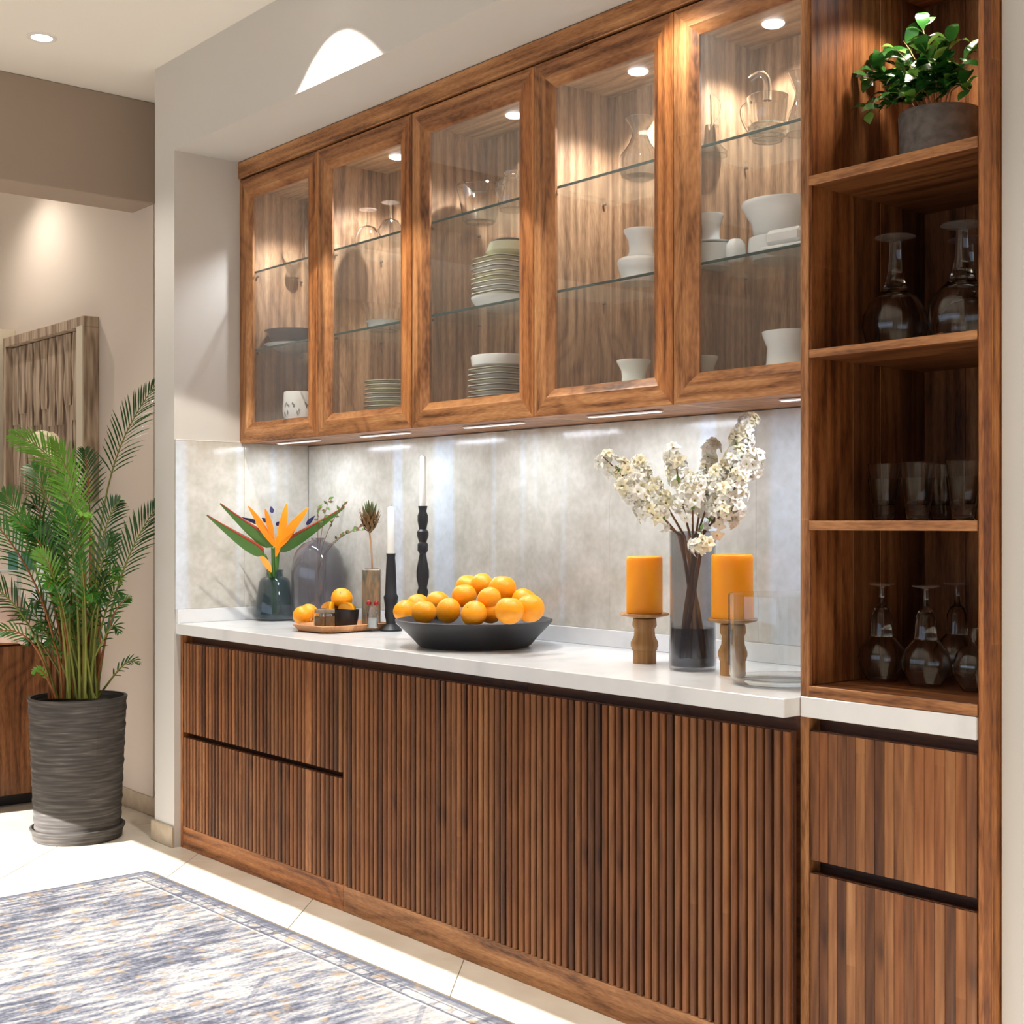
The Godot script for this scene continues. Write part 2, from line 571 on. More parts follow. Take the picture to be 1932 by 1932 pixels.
	mat("petal_blue", rgb(34, 34, 84), 0.4)
	mat("dried_brown", rgb(126, 98, 62), 0.8)
	leafy("dried_green", rgb(92, 102, 62), 0.7)
	tri_map(mat("weathered_wood", Color(1, 1, 1), 0.8), gray_tex([[0.0, rgb(116, 96, 80)], [0.5, rgb(170, 148, 126)], [1.0, rgb(206, 188, 166)]], 256, 256, 0.05, 81, 4, 256, 24), 2.0)
	mat("frame_wood", rgb(132, 116, 98), 0.75)
	mat("mat_board", rgb(214, 202, 180), 0.9)
	mat("backing_board", rgb(72, 56, 46), 0.9)
	mat("steel", rgb(170, 170, 172), 0.25, 1.0)
	mat("lamp_trim", rgb(236, 234, 230), 0.4)
	mat("pink_ceramic", rgb(216, 186, 172), 0.4)
	mat("teal_box", rgb(108, 168, 156), 0.6)
	mat("red_lid", rgb(150, 30, 28), 0.35)
	mat("spice", rgb(150, 108, 52), 0.6)
	mat("silver_print", rgb(120, 128, 118), 0.4)
	var cv := mat("canvas", Color(1, 1, 1), 0.9)
	cv.albedo_texture = gray_tex([[0.0, rgb(150, 120, 130)], [0.3, rgb(196, 176, 140)], [0.6, rgb(214, 196, 158)], [0.85, rgb(206, 150, 96)], [1.0, rgb(222, 208, 176)]], 256, 256, 0.03, 82, 3, 256, 32)
	cv.uv1_scale = Vector3(1.2, 0.6, 1)
	var vp := mat("vase_paint", Color(1, 1, 1), 0.35)
	tri_map(vp, gray_tex([[0.0, rgb(70, 64, 52)], [0.4, rgb(118, 112, 96)], [0.6, rgb(150, 112, 78)], [1.0, rgb(176, 150, 120)]], 256, 256, 0.03, 83, 3, 256, 48), 7.0)
	for e in [["lamp_glow", Color(1.0, 0.96, 0.9), 6.0], ["puck_glow", Color(0.93, 0.97, 1.0), 8.0], ["bar_glow", Color(0.93, 0.97, 1.0), 0.7]]:
		var m := mat(e[0], Color(1, 1, 1), 0.5)
		m.emission_enabled = true
		m.emission = e[1]
		m.emission_energy_multiplier = e[2]

# ---------------------------------------------------------------- camera, sky, lamps
func camera_and_light() -> void:
	var cam := Camera3D.new()
	cam.name = "camera"
	add_child(cam)
	cam.position = EYE
	cam.rotation.y = deg_to_rad(YAW)
	cam.projection = Camera3D.PROJECTION_FRUSTUM
	cam.near = 0.05
	cam.far = 60.0
	cam.size = 0.05 * 1932.0 / FOCAL
	cam.frustum_offset = Vector2(0, 0.05 * 19.126 / FOCAL)
	cam.current = true
	var env := Environment.new()
	env.background_mode = Environment.BG_COLOR
	env.background_color = Color(0.7, 0.8, 0.95)
	env.ambient_light_source = Environment.AMBIENT_SOURCE_DISABLED
	env.tonemap_mode = Environment.TONE_MAPPER_LINEAR
	env.tonemap_exposure = 1.26
	env.sdfgi_enabled = true
	env.ssao_enabled = true
	env.ssil_enabled = true
	var we := WorldEnvironment.new()
	we.name = "environment"
	we.environment = env
	add_child(we)
	# low sun through the wide window opening behind the camera: its head casts the straight edge on the floor
	var sun := DirectionalLight3D.new()
	sun.name = "sun"
	sun.light_energy = 5.2
	sun.light_color = Color(1.0, 0.98, 0.96)
	sun.light_angular_distance = 0.1
	sun.shadow_enabled = true
	add_child(sun)
	sun.look_at_from_position(Vector3.ZERO, Vector3(0.10, -0.408, -1.0), Vector3.UP)
	# daylight of the same opening
	area(Vector3(1.25, 1.72, 5.95), Vector3(0, 0, -1), Vector2(9.2, 0.9), 1.4, Color(0.95, 0.98, 1.0), "window_light")

func area(at: Vector3, to: Vector3, size: Vector2, e: float, c: Color, called: String) -> void:
	var l := AreaLight3D.new()
	l.name = numbered(self, called)
	l.area_size = size
	l.area_normalize_energy = true
	l.light_energy = e
	l.light_color = c
	l.area_range = 14.0
	l.area_attenuation = 2.0
	l.shadow_enabled = true
	add_child(l)
	l.look_at_from_position(at, at + to, Vector3.UP if absf(to.y) < 0.9 else Vector3.BACK)

func spot(parent: Node, at: Vector3, e: float, angle: float, c: Color, soft := 0.04, blend := 0.15) -> void:
	var l := SpotLight3D.new()
	l.name = "spot_light"
	l.light_energy = e
	l.light_color = c
	l.spot_angle = angle
	l.spot_angle_attenuation = blend
	l.spot_range = 12.0
	l.spot_attenuation = 2.0
	l.light_size = soft
	l.shadow_enabled = true
	parent.add_child(l)
	l.position = at
	l.rotation.x = -PI / 2

func downlight(at: Vector3, e: float, angle: float, label: String, c := Color(1.0, 0.97, 0.92)) -> void:
	var o := thing("recessed_downlight", label, "ceiling light", at, 0.0, "recessed downlights")
	part("trim_ring", turned([Vector2(0.040, 0.0), Vector2(0.040, -0.003), Vector2(0.050, -0.005), Vector2(0.056, -0.003), Vector2(0.057, 0.0)], 32), M.lamp_trim, o)
	part("lamp_face", turned([Vector2(0.0, -0.0015), Vector2(0.040, -0.0015)], 32), M.lamp_glow, o)
	spot(o, Vector3(0, -0.012, 0), e, angle, c, 0.02, 0.06 if angle == 43.0 else 0.7)

# ---------------------------------------------------------------- the room
func build_shell() -> void:
	# floor: a slab with square stone tiles laid on the diagonal
	var fl := struct("floor", bx(Vector3(-4.6, -0.12, -0.1), Vector3(6.7, -0.006, 6.1), 0, 0.0), M.grout)
	var ts := 0.6
	var tile := bx(Vector3(-ts / 2 + 0.001, -0.008, -ts / 2 + 0.001), Vector3(ts / 2 - 0.001, 0, ts / 2 - 0.001), 0, 0.0012).done()
	var ax := Vector2(0.7071, 0.7071)
	for i in range(-9, 14):
		for j in range(-9, 10):
			var p: Vector2 = Vector2(-0.2, 1.1) + ax * (ts * (i + 0.5)) + Vector2(-ax.y, ax.x) * (ts * (j + 0.5))
			if p.x < -4.2 or p.x > 5.4 or p.y < 0.15 or p.y > 4.4: continue
			var t := part("tile", tile, M.floor_stone, fl)
			t.position = Vector3(p.x, 0, p.y)
			t.rotation.y = -PI / 4
	struct("ceiling", bx(Vector3(-4.6, CEIL, -0.1), Vector3(6.7, CEIL + 0.1, 6.1), 0, 0.0), M.ceiling_paint)
	struct("wall_back", bx(Vector3(-0.16, 0, -0.1), Vector3(3.6, CEIL, 0.0), 0, 0.0), M.paint)
	struct("wall_pier", bx(Vector3(-0.1775, 0, 0.0), Vector3(0.0, CEIL, FRONT), 0, 0.0), M.paint)
	struct("wall_fascia", bx(Vector3(0.0, TOP, 0.0), Vector3(3.6, CEIL, FRONT), 0, 0.0), M.paint)
	struct("wall_right", bx(Vector3(3.551, 0, -0.1), Vector3(6.7, CEIL, 0.535), 0, 0.004), M.paint)
	struct("wall_hall", bx(Vector3(-4.6, 0, 0.3), Vector3(-0.1775, CEIL, 0.4288), 0, 0.0), M.hall_paint)
	struct("wall_beam", bx(Vector3(-0.8211, 2.7166, 0.4288), Vector3(-0.5942, CEIL, 6.0), 0, 0.004), M.beam_taupe)
	struct("wall_jamb", bx(Vector3(-0.8211, 0.083, 0.4288), Vector3(-0.60, 2.7166, 0.436), 0, 0.002), M.hall_paint)
	struct("wall_left", bx(Vector3(-4.6, 0, 0.3), Vector3(-4.5, CEIL, 6.1), 0, 0.0), M.hall_paint)
	struct("wall_front", bx(Vector3(-4.6, 2.2, 6.0), Vector3(6.7, CEIL, 6.1), 0, 0.0), M.paint)
	struct("trim_1", bx(Vector3(-4.6, 0, 6.0), Vector3(-3.4, 2.2, 6.1), 0, 0.0), M.paint)
	struct("wall_added_sill", bx(Vector3(-3.4, 0, 6.0), Vector3(5.9, 1.25, 6.1), 0, 0.0), M.paint)  # unseen, added to narrow the sun patch and cut its bounce
	struct("trim_2", bx(Vector3(5.9, 0, 6.0), Vector3(6.7, 2.2, 6.1), 0, 0.0), M.paint)
	struct("ground", bx(Vector3(-9, -0.2, 6.1), Vector3(11, -0.1, 16), 0, 0.0), M.skirting_stone)
	struct("wall_end", bx(Vector3(6.6, 0, 0.5), Vector3(6.7, CEIL, 6.1), 0, 0.0), M.paint)
	struct("baseboard_hall", bx(Vector3(-4.5, 0, 0.4288), Vector3(-0.1775, 0.083, 0.441), 0, 0.002), M.skirting_stone)
	var bp := struct("baseboard_pier", bx(Vector3(-0.19, 0, FRONT), Vector3(0.0, 0.083, FRONT + 0.012), 0, 0.002), M.skirting_stone)
	part("return_strip", bx(Vector3(-0.19, 0, 0.4415), Vector3(-0.1775, 0.083, FRONT), 0, 0.002), M.skirting_stone, bp)
	# stone lining of the niche above the worktop
	var s := thing("backsplash", "polished grey stone slabs lining the wall between worktop and glass cabinets", "backsplash")
	var cuts := [0.0, 0.62, 1.235, 1.85, 2.46, 3.0625]
	for k in 5:
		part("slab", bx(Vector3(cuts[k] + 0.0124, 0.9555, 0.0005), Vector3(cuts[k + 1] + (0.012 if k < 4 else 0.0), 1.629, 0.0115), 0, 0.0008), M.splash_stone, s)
	var s2 := thing("side_backsplash", "grey stone slab on the side of the niche by the white pier", "backsplash")
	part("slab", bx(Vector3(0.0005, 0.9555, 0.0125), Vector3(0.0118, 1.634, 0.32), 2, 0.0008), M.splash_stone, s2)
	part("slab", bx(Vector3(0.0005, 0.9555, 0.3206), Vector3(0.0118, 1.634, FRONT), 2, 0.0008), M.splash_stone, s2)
	part("edge_strip", bx(Vector3(0.0005, 1.6342, 0.338), Vector3(0.0128, 1.638, FRONT), 2, 0.0005), M.lamp_trim, s2)

# ---------------------------------------------------------------- cabinets below the worktop
var slat_meshes := {}

func slat_mesh(y0: float, y1: float, w: float, bulge: float, k: int) -> ArrayMesh:
	var key := "%.3f %.3f %.4f %d" % [y0, y1, w, k]
	if not slat_meshes.has(key):
		var m := MB.new()
		var xs := [0.0, 0.0, 0.12, 0.35, 0.65, 0.88, 1.0, 1.0]
		var zs := [0.0, 0.6, 0.9, 1.0, 1.0, 0.9, 0.6, 0.0]
		var ou := k * 0.137 + y0
		var ov := k * 0.171
		for j in 7:
			var a := Vector3(xs[j] * w, 0, zs[j] * bulge)
			var b := Vector3(xs[j + 1] * w, 0, zs[j + 1] * bulge)
			var d := b - a
			var nn := Vector3(-d.z, 0, d.x).normalized()
			m.quad(a + Vector3(0, y0, 0), b + Vector3(0, y0, 0), b + Vector3(0, y1, 0), a + Vector3(0, y1, 0), nn, nn, nn, nn,
				Vector2(y0 / 4.0 + ou, a.x / 1.4 + ov), Vector2(y0 / 4.0 + ou, b.x / 1.4 + ov), Vector2(y1 / 4.0 + ou, b.x / 1.4 + ov), Vector2(y1 / 4.0 + ou, a.x / 1.4 + ov))
		for yy in [[y0, Vector3.DOWN], [y1, Vector3.UP]]:
			for j in range(1, 6):
				m.tri(Vector3(0, yy[0], 0), Vector3(xs[j] * w, yy[0], zs[j] * bulge), Vector3(xs[j + 1] * w, yy[0], zs[j + 1] * bulge), yy[1], yy[1], yy[1], Vector2(ou, ov), Vector2(ou, ov + 0.02), Vector2(ou, ov + 0.01))
		slat_meshes[key] = m.done()
	return slat_meshes[key]

# a front of upright slats on a backing board; wide: [from, to] of a flat stile among the slats
func slatted(parent: Node3D, called: String, x0: float, x1: float, y0: float, y1: float, zf: float, pitch: float, w: float, bulge: float, wide := []) -> Node3D:
	var d := part(called, bx(Vector3(x0, y0, zf - bulge - 0.014), Vector3(x1, y1, zf - bulge), 1, 0.001), M.dark_teak, parent)
	var spans := [[x0, x1]] if wide.is_empty() else [[x0, wide[0]], [wide[1], x1]]
	for sp in spans:
		var cnt := int(round((sp[1] - sp[0]) / pitch))
		var p: float = (sp[1] - sp[0]) / cnt
		for k in cnt:
			var o := part("slat", slat_mesh(y0, y1 - 0.002, w * p / pitch, bulge, rng.randi_range(0, 8)), W[[6, 7, 8, 9, 6, 7, 6, 5, 8][rng.randi_range(0, 8)] if bulge > 0.008 else [1, 3, 6, 7, 8, 4, 5, 9, 1][rng.randi_range(0, 8)]], d)
			o.position = Vector3(sp[0] + p * k + (p - w * p / pitch) / 2, 0, zf - bulge)
	if wide:
		part("flat_strip", bx(Vector3(wide[0] + 0.003, y0, zf - bulge), Vector3(wide[1] - 0.003, y1 - 0.002, zf - 0.001), 1, 0.001), W[2], d)
	return d

func build_base() -> void:
	var hd := 0.8229
	var c := thing("drawer_cabinet", "low teak cabinet with two wide slatted drawers beside the white pier", "cabinet")
	part("body", bx(Vector3(0.021, 0.09, 0.02), Vector3(1.182, 0.855, 0.560), 0, 0.0), M.dark_teak, c)
	part("end_stile", bx(Vector3(0.001, 0.0, 0.02), Vector3(0.02, 0.8555, ZB), 1, 0.001), W[2], c)
	slatted(c, "drawer", 0.022, 1.182, 0.4645, hd, ZB, 0.0262, 0.0172, 0.012, [0.945, 0.99])
	slatted(c, "drawer", 0.022, 1.182, 0.0875, 0.445, ZB, 0.0262, 0.0172, 0.012, [0.945, 0.99])
	var d1 := thing("door_cabinet", "low teak cabinet with slatted door under the fruit bowl", "cabinet")
	part("body", bx(Vector3(1.184, 0.09, 0.02), Vector3(2.090, 0.855, 0.560), 0, 0.0), M.dark_teak, d1)
	slatted(d1, "door", 1.1845, 2.0895, 0.0875, hd, ZB, 0.0262, 0.0172, 0.012)
	var d2 := thing("door_cabinet", "low teak cabinet with slatted front under the white flowers and candles", "cabinet")
	part("body", bx(Vector3(2.092, 0.09, 0.02), Vector3(3.062, 0.855, 0.560), 0, 0.0), M.dark_teak, d2)
	slatted(d2, "door", 2.0925, 3.0615, 0.0875, hd, ZB, 0.0262, 0.0172, 0.012)
	var p := thing("plinth", "smooth teak plinth running along the floor under the slatted cabinets", "plinth")
	part("board", bx(Vector3(0.021, 0.0, 0.1), Vector3(1.19, 0.0865, ZB - 0.001), 0, 0.001), W[2], p)
	part("board", bx(Vector3(1.1915, 0.0, 0.1), Vector3(XT - 0.001, 0.0865, ZB - 0.001), 0, 0.001), W[0], p)
	var t := thing("worktop", "long white quartz worktop with low upstand over the slatted cabinets", "worktop")
	part("top", bx(Vector3(0.0005, 0.8562, 0.001), Vector3(XT - 0.0008, 0.9, 0.6229), 0, 0.002), M.quartz, t)
	part("upstand", bx(Vector3(0.0205, 0.9, 0.001), Vector3(XT - 0.001, 0.955, 0.02), 0, 0.002), M.quartz, t)
	part("upstand", bx(Vector3(0.001, 0.9, 0.001), Vector3(0.02, 0.955, 0.6229), 2, 0.002), M.quartz, t)

# ---------------------------------------------------------------- the open shelving tower
func build_tower() -> void:
	var xl := 3.087
	var xr := 3.516
	var t := thing("shelving_tower", "tall open teak shelving unit at the right end holding a plant and glasses", "shelving unit")
	part("side_panel", bx(Vector3(XT, 0.0, 0.03), Vector3(xl, 2.796, ZT), 1, 0.001), W[0], t)
	part("side_panel", bx(Vector3(xr, 0.0, 0.03), Vector3(3.549, 2.796, ZT), 1, 0.004), W[2], t)
	part("front_edging", bx(Vector3(xr + 0.016, 0.0, ZT), Vector3(3.549, 2.796, ZT + 0.004), 1, 0.003), W[5], t)
	var bs := [xl, 3.205, 3.31, 3.42, xr]
	for k in 4:
		part("back_board", bx(Vector3(bs[k] + 0.0006, 0.903, 0.085), Vector3(bs[k + 1] - 0.0006, 2.62, 0.1), 1, 0.001), [W[7], W[6], W[9], W[8]][k], t)  # same teak, tinted darker to stand for shade inside the unit
	var zs := [0.1, 0.2, 0.29, 0.4, 0.56]
	for k in 4:
		part("side_lining", bx(Vector3(xl, 0.929, zs[k] + 0.0006), Vector3(xl + 0.004, 2.6, zs[k + 1] - 0.0006), 1, 0.001), [W[9], W[6], W[7], W[8]][k], t)  # inner shade put into the tint; the wood itself is the same teak
	part("top_panel", bx(Vector3(xl, 2.60, 0.1), Vector3(xr, 2.622, ZT - 0.001), 0, 0.001), W[0], t)
	for y in [[2.0805, 2.1026], [1.6835, 1.7026], [1.287, 1.3084], [0.9035, 0.9285]]:
		var s := part("shelf", bx(Vector3(xl + 0.0042, y[0], 0.1002), Vector3(xr - 0.0005, y[1], ZT - 0.004), 0, 0.001), M.shelf_teak, t)
		part("front_edge", bx(Vector3(xl + 0.0002, y[0], ZT - 0.004), Vector3(xr - 0.0005, y[1], ZT), 0, 0.001), W[0], s)
	var o := part("lamp_face", turned([Vector2(0, 0), Vector2(0.03, 0), Vector2(0.03, 0.004)], 24), M.puck_glow, t)
	o.position = Vector3(3.24, 2.595, 0.34)
	spot(t, Vector3(3.24, 2.585, 0.34), 0.2, 62.0, Color(1.0, 0.93, 0.84), 0.03, 0.4)
	var c := thing("drawer_cabinet", "narrow teak drawer unit with board fronts under the open shelves", "cabinet")
	part("body", bx(Vector3(xl + 0.001, 0.05, 0.06), Vector3(xr - 0.001, 0.854, 0.522), 0, 0.0), M.dark_teak, c)
	slatted(c, "drawer", xl + 0.002, xr - 0.002, 0.5285, 0.8259, ZT, 0.0252, 0.0245, 0.006)
	slatted(c, "drawer", xl + 0.002, xr - 0.002, 0.10, 0.499, ZT, 0.0252, 0.0245, 0.006)
	var q := thing("short_worktop", "short white quartz ledge under the open shelves", "worktop")
	part("top", bx(Vector3(xl - 0.0215, 0.8552, 0.06), Vector3(xr - 0.001, 0.9026, ZT + 0.003), 0, 0.002), M.quartz, q)

# ---------------------------------------------------------------- glass-fronted wall cabinets
func build_wall_cabinets() -> void:
	var names := ["glass-front wall cabinet beside the white pier, holding the leaf-print mug", "glass-front wall cabinet holding a short stack of green-rimmed plates and glass bowl",
		"middle glass-front wall cabinet holding two stacks of cream plates", "glass-front wall cabinet holding a glass carafe and flared white cups", "glass-front wall cabinet holding big white bowl, nearest the open shelves"]
	var lamps := [0.3, 0.851, 1.536, 2.119, 2.64]
	for k in 5:
		var x0: float = BAYS[k] + (0.001 if k == 0 else 0.0006)
		var x1: float = BAYS[k + 1] - 0.0006
		var c := thing("wall_cabinet", names[k], "cabinet")
		part("back_panel", bx(Vector3(x0, 1.632, 0.003), Vector3(x1, 2.72, 0.016), 1, 0.0), M.interior_wood, c)
		part("side_panel", bx(Vector3(x0, 1.632, 0.016), Vector3(x0 + 0.017, 2.72, 0.312), 1, 0.0005), M.interior_wood, c)
		part("side_panel", bx(Vector3(x1 - 0.017, 1.632, 0.016), Vector3(x1, 2.72, 0.312), 1, 0.0005), M.interior_wood, c)
		part("bottom_panel", bx(Vector3(x0 + 0.017, 1.632, 0.016), Vector3(x1 - 0.017, 1.69, 0.312), 0, 0.0005), W[4], c)
		part("top_panel", bx(Vector3(x0 + 0.017, 2.68, 0.016), Vector3(x1 - 0.017, 2.72, 0.312), 0, 0.0005), M.interior_wood, c)
		for y in [2.338, 2.018]:
			var s := part("glass_shelf", bx(Vector3(x0 + 0.018, y - 0.008, 0.02), Vector3(x1 - 0.018, y, 0.304), 0, 0.0), M.shelf_glass, c)
			part("front_edge", bx(Vector3(x0 + 0.018, y - 0.008, 0.304), Vector3(x1 - 0.018, y, 0.3075), 0, 0.001), M.glass_edge, s)
			for q in [[x0 + 0.0175, 0.05], [x0 + 0.0175, 0.26], [x1 - 0.0295, 0.05], [x1 - 0.0295, 0.26]]:
				part("shelf_pin", bx(Vector3(q[0], y - 0.013, q[1]), Vector3(q[0] + 0.012, y - 0.008, q[1] + 0.008), 0, 0.001), M.steel, s)
		var lx: float = lamps[k]
		var lf := part("puck_light", turned([Vector2(0, 0.0), Vector2(0.026, 0.0), Vector2(0.03, 0.003), Vector2(0.031, 0.006)], 24), M.puck_glow, c)
		lf.position = Vector3(lx, 2.674, 0.14)
		spot(c, Vector3(lx, 2.664, 0.14), 0.6 if k < 4 else 0.4, 62.0, Color(0.96, 0.98, 1.0), 0.02, 0.5)
		# the door: four mitred sides round a pane
		var zb := 0.313
		var dn := Node3D.new()
		dn.name = "door"
		c.add_child(dn)
		var a := Vector3(BAYS[k] + 0.0015, 1.631, zb)
		var b := Vector3(BAYS[k + 1] - 0.0015, 2.721, zb)
		var dz := ZU - zb
		var fw := 0.083
		var prof := [Vector2(0, 0), Vector2(0, dz - 0.0015), Vector2(0.0015, dz), Vector2(fw - 0.026, dz), Vector2(fw - 0.022, dz - 0.003), Vector2(fw - 0.006, dz - 0.011), Vector2(fw, dz - 0.0135), Vector2(fw, 0)]
		var wd := b.x - a.x
		var ht := b.y - a.y
		for sd in [["stile", a, Vector3.UP, Vector3.RIGHT, ht, 0], ["stile", Vector3(b.x, a.y, zb), Vector3.UP, Vector3.LEFT, ht, 2], ["rail", a, Vector3.RIGHT, Vector3.UP, wd, 0], ["rail", Vector3(a.x, b.y, zb), Vector3.RIGHT, Vector3.DOWN, wd, 4]]:
			var m := MB.new()
			m.o = Vector2(rng.randf(), rng.randf())
			m.mitred(sd[1], sd[2], sd[3], sd[4], prof)
			part(sd[0], m, W[sd[5]], dn)
		part("glass_pane", bx(Vector3(a.x + fw - 0.006, a.y + fw - 0.006, zb + 0.004), Vector3(b.x - fw + 0.006, b.y - fw + 0.006, zb + 0.0085), 0, 0.0), M.door_glass, dn)
	for k in 5:
		var xm: float = (BAYS[k] + BAYS[k + 1]) / 2 + (0.14 if k == 4 else 0.0)
		var ul := thing("undercabinet_light", "slim light bar under the %s glass cabinet from the white pier" % ["first", "second", "third", "fourth", "fifth"][k], "light bar", Vector3(xm, 1.631, 0.235), 0.0, "slim light bars under the wall cabinets")
		part("housing", bx(Vector3(-0.15, -0.005, -0.014), Vector3(0.15, -0.0005, 0.014), 0, 0.002), M.lamp_trim, ul)
		part("light_diffuser", bx(Vector3(-0.146, -0.0065, -0.01), Vector3(0.146, -0.005, 0.01), 0, 0.0005), M.bar_glow, ul)
		area(Vector3(xm, 1.6225, 0.235), Vector3(0, -1, 0), Vector2(0.29, 0.02), 0.2, Color(0.92, 0.96, 1.0), "bar_light")
	var cn := thing("cornice", "long teak cornice board above the glass cabinet doors", "cornice")
	part("board", bx(Vector3(0.001, 2.7275, 0.003), Vector3(XT - 0.001, 2.7945, ZU + 0.008), 0, 0.002), W[0], cn)

# ---------------------------------------------------------------- things made on the wheel or of glass
# walls: outer profile up, then the inside down
func hollow(outer: Array, wall: float, floor_y := -1.0) -> Array:
	var r := [Vector2(0, outer[0].y)]
	r.append_array(outer)
	for k in range(outer.size() - 1, -1, -1):
		var p: Vector2 = outer[k]
		r.append(Vector2(maxf(p.x - wall, 0.0005), maxf(p.y, outer[0].y + (wall if floor_y < 0 else floor_y))))
	r.append(Vector2(0, outer[0].y + (wall if floor_y < 0 else floor_y)))
	return r

func vessel(called: String, label: String, category: String, at: Vector3, prof: Array, m: Material, wall := 0.003, group := "", segs := 40) -> Node3D:
	var o := thing(called, label, category, at, 0.0, group)
	part("body", turned(hollow(prof, wall), segs), m, o)
	return o

# an upturned stemmed glass: rim down, foot in the air
func upturned(called: String, label: String, at: Vector3, bowl: Array, stem: Array, foot: Array, m: Material, group: String) -> Node3D:
	var o := thing(called, label, "glass", at, 0.0, group)
	# a closed shell: up the inside from the rim to the axis, then down the outside
	var top: Vector2 = bowl[-1]
	var prof := [Vector2(0, top.y)]
	for k in range(bowl.size() - 1, -1, -1): prof.append(bowl[k])
	prof.reverse()
	var shell := []
	for k in range(bowl.size() - 1, -1, -1): shell.append(Vector2(maxf(bowl[k].x - 0.002, 0.0), bowl[k].y - (0.004 if k > 1 else 0.0)))
	shell.push_front(Vector2(0, top.y - 0.004))
	shell.append_array(prof)
	part("bowl", turned(shell, 44), m, o)
	var st := stem.duplicate()
	st.push_front(Vector2(0, stem[0].y))
	st.append(Vector2(0, stem[-1].y))
	part("stem", turned(st, 24), m, o)
	var ft := foot.duplicate()
	ft.push_front(Vector2(0, foot[0].y))
	part("foot", turned(ft, 40), M.foot_glass, o)
	return o

# ---------------------------------------------------------------- what stands in the wall cabinets
func plates(where: String, at: Vector3, r: float, n: int, dy: float, square: bool, mats: Array, group: String) -> void:
	var key := "plate"
	var proto: Node3D
	for k in n:
		var lab := "%s plate in the %s" % [(ORD[k] if k < n - 1 else "topmost"), where]
		if k == 0:
			proto = thing(key, lab, "plate", at, 0.0, group)
			var prof := [Vector2(0, 0), Vector2(r * 0.6, 0), Vector2(r * 0.62, 0.003), Vector2(r * 0.97, dy * 0.72), Vector2(r, dy * 0.8), Vector2(r, dy * 0.92), Vector2(r * 0.96, dy * 0.9), Vector2(r * 0.62, dy * 0.45), Vector2(0, dy * 0.42)]
			var wob := func(t: float, _y: float) -> float: return 1.0
			if square:
				wob = func(t: float, _y: float) -> float:
					return 1.0 / pow(pow(absf(cos(t)), 5.0) + pow(absf(sin(t)), 5.0), 0.2)
			part("dish", MB.new().lathe(prof, 48, wob), mats[0], proto)
			part("rim", MB.new().lathe([Vector2(r * 0.93, dy * 0.6), Vector2(r * 0.985, dy * 0.69), Vector2(r * 1.001, dy * 0.775)], 48, wob), M.plate_rim, proto)
			proto.set_meta("label", lab)
		else:
			var c := dup(proto, at + Vector3(rng.randf_range(-0.003, 0.003), dy * k, rng.randf_range(-0.003, 0.003)), rng.randf_range(-0.05, 0.05), lab, group)
			(c.get_child(0) as MeshInstance3D).material_override = mats[k % mats.size()]

func shelf_spot(px: float, y: float, z: float) -> Vector3:
	var p := on_z(px, 900, z)
	return Vector3(p.x, y, z)

func flared_cup(label: String, at: Vector3, r: float, h: float, foot := 0.8) -> Node3D:
	return vessel("flared_cup", label, "cup", at, [Vector2(r * foot, 0), Vector2(r * foot, h * 0.06), Vector2(r * 0.72, h * 0.16), Vector2(r * 0.7, h * 0.35), Vector2(r * 0.74, h * 0.6), Vector2(r * 0.9, h * 0.82), Vector2(r, h * 0.93), Vector2(r, h)], M.white_ceramic, 0.004, "white ceramic tableware")

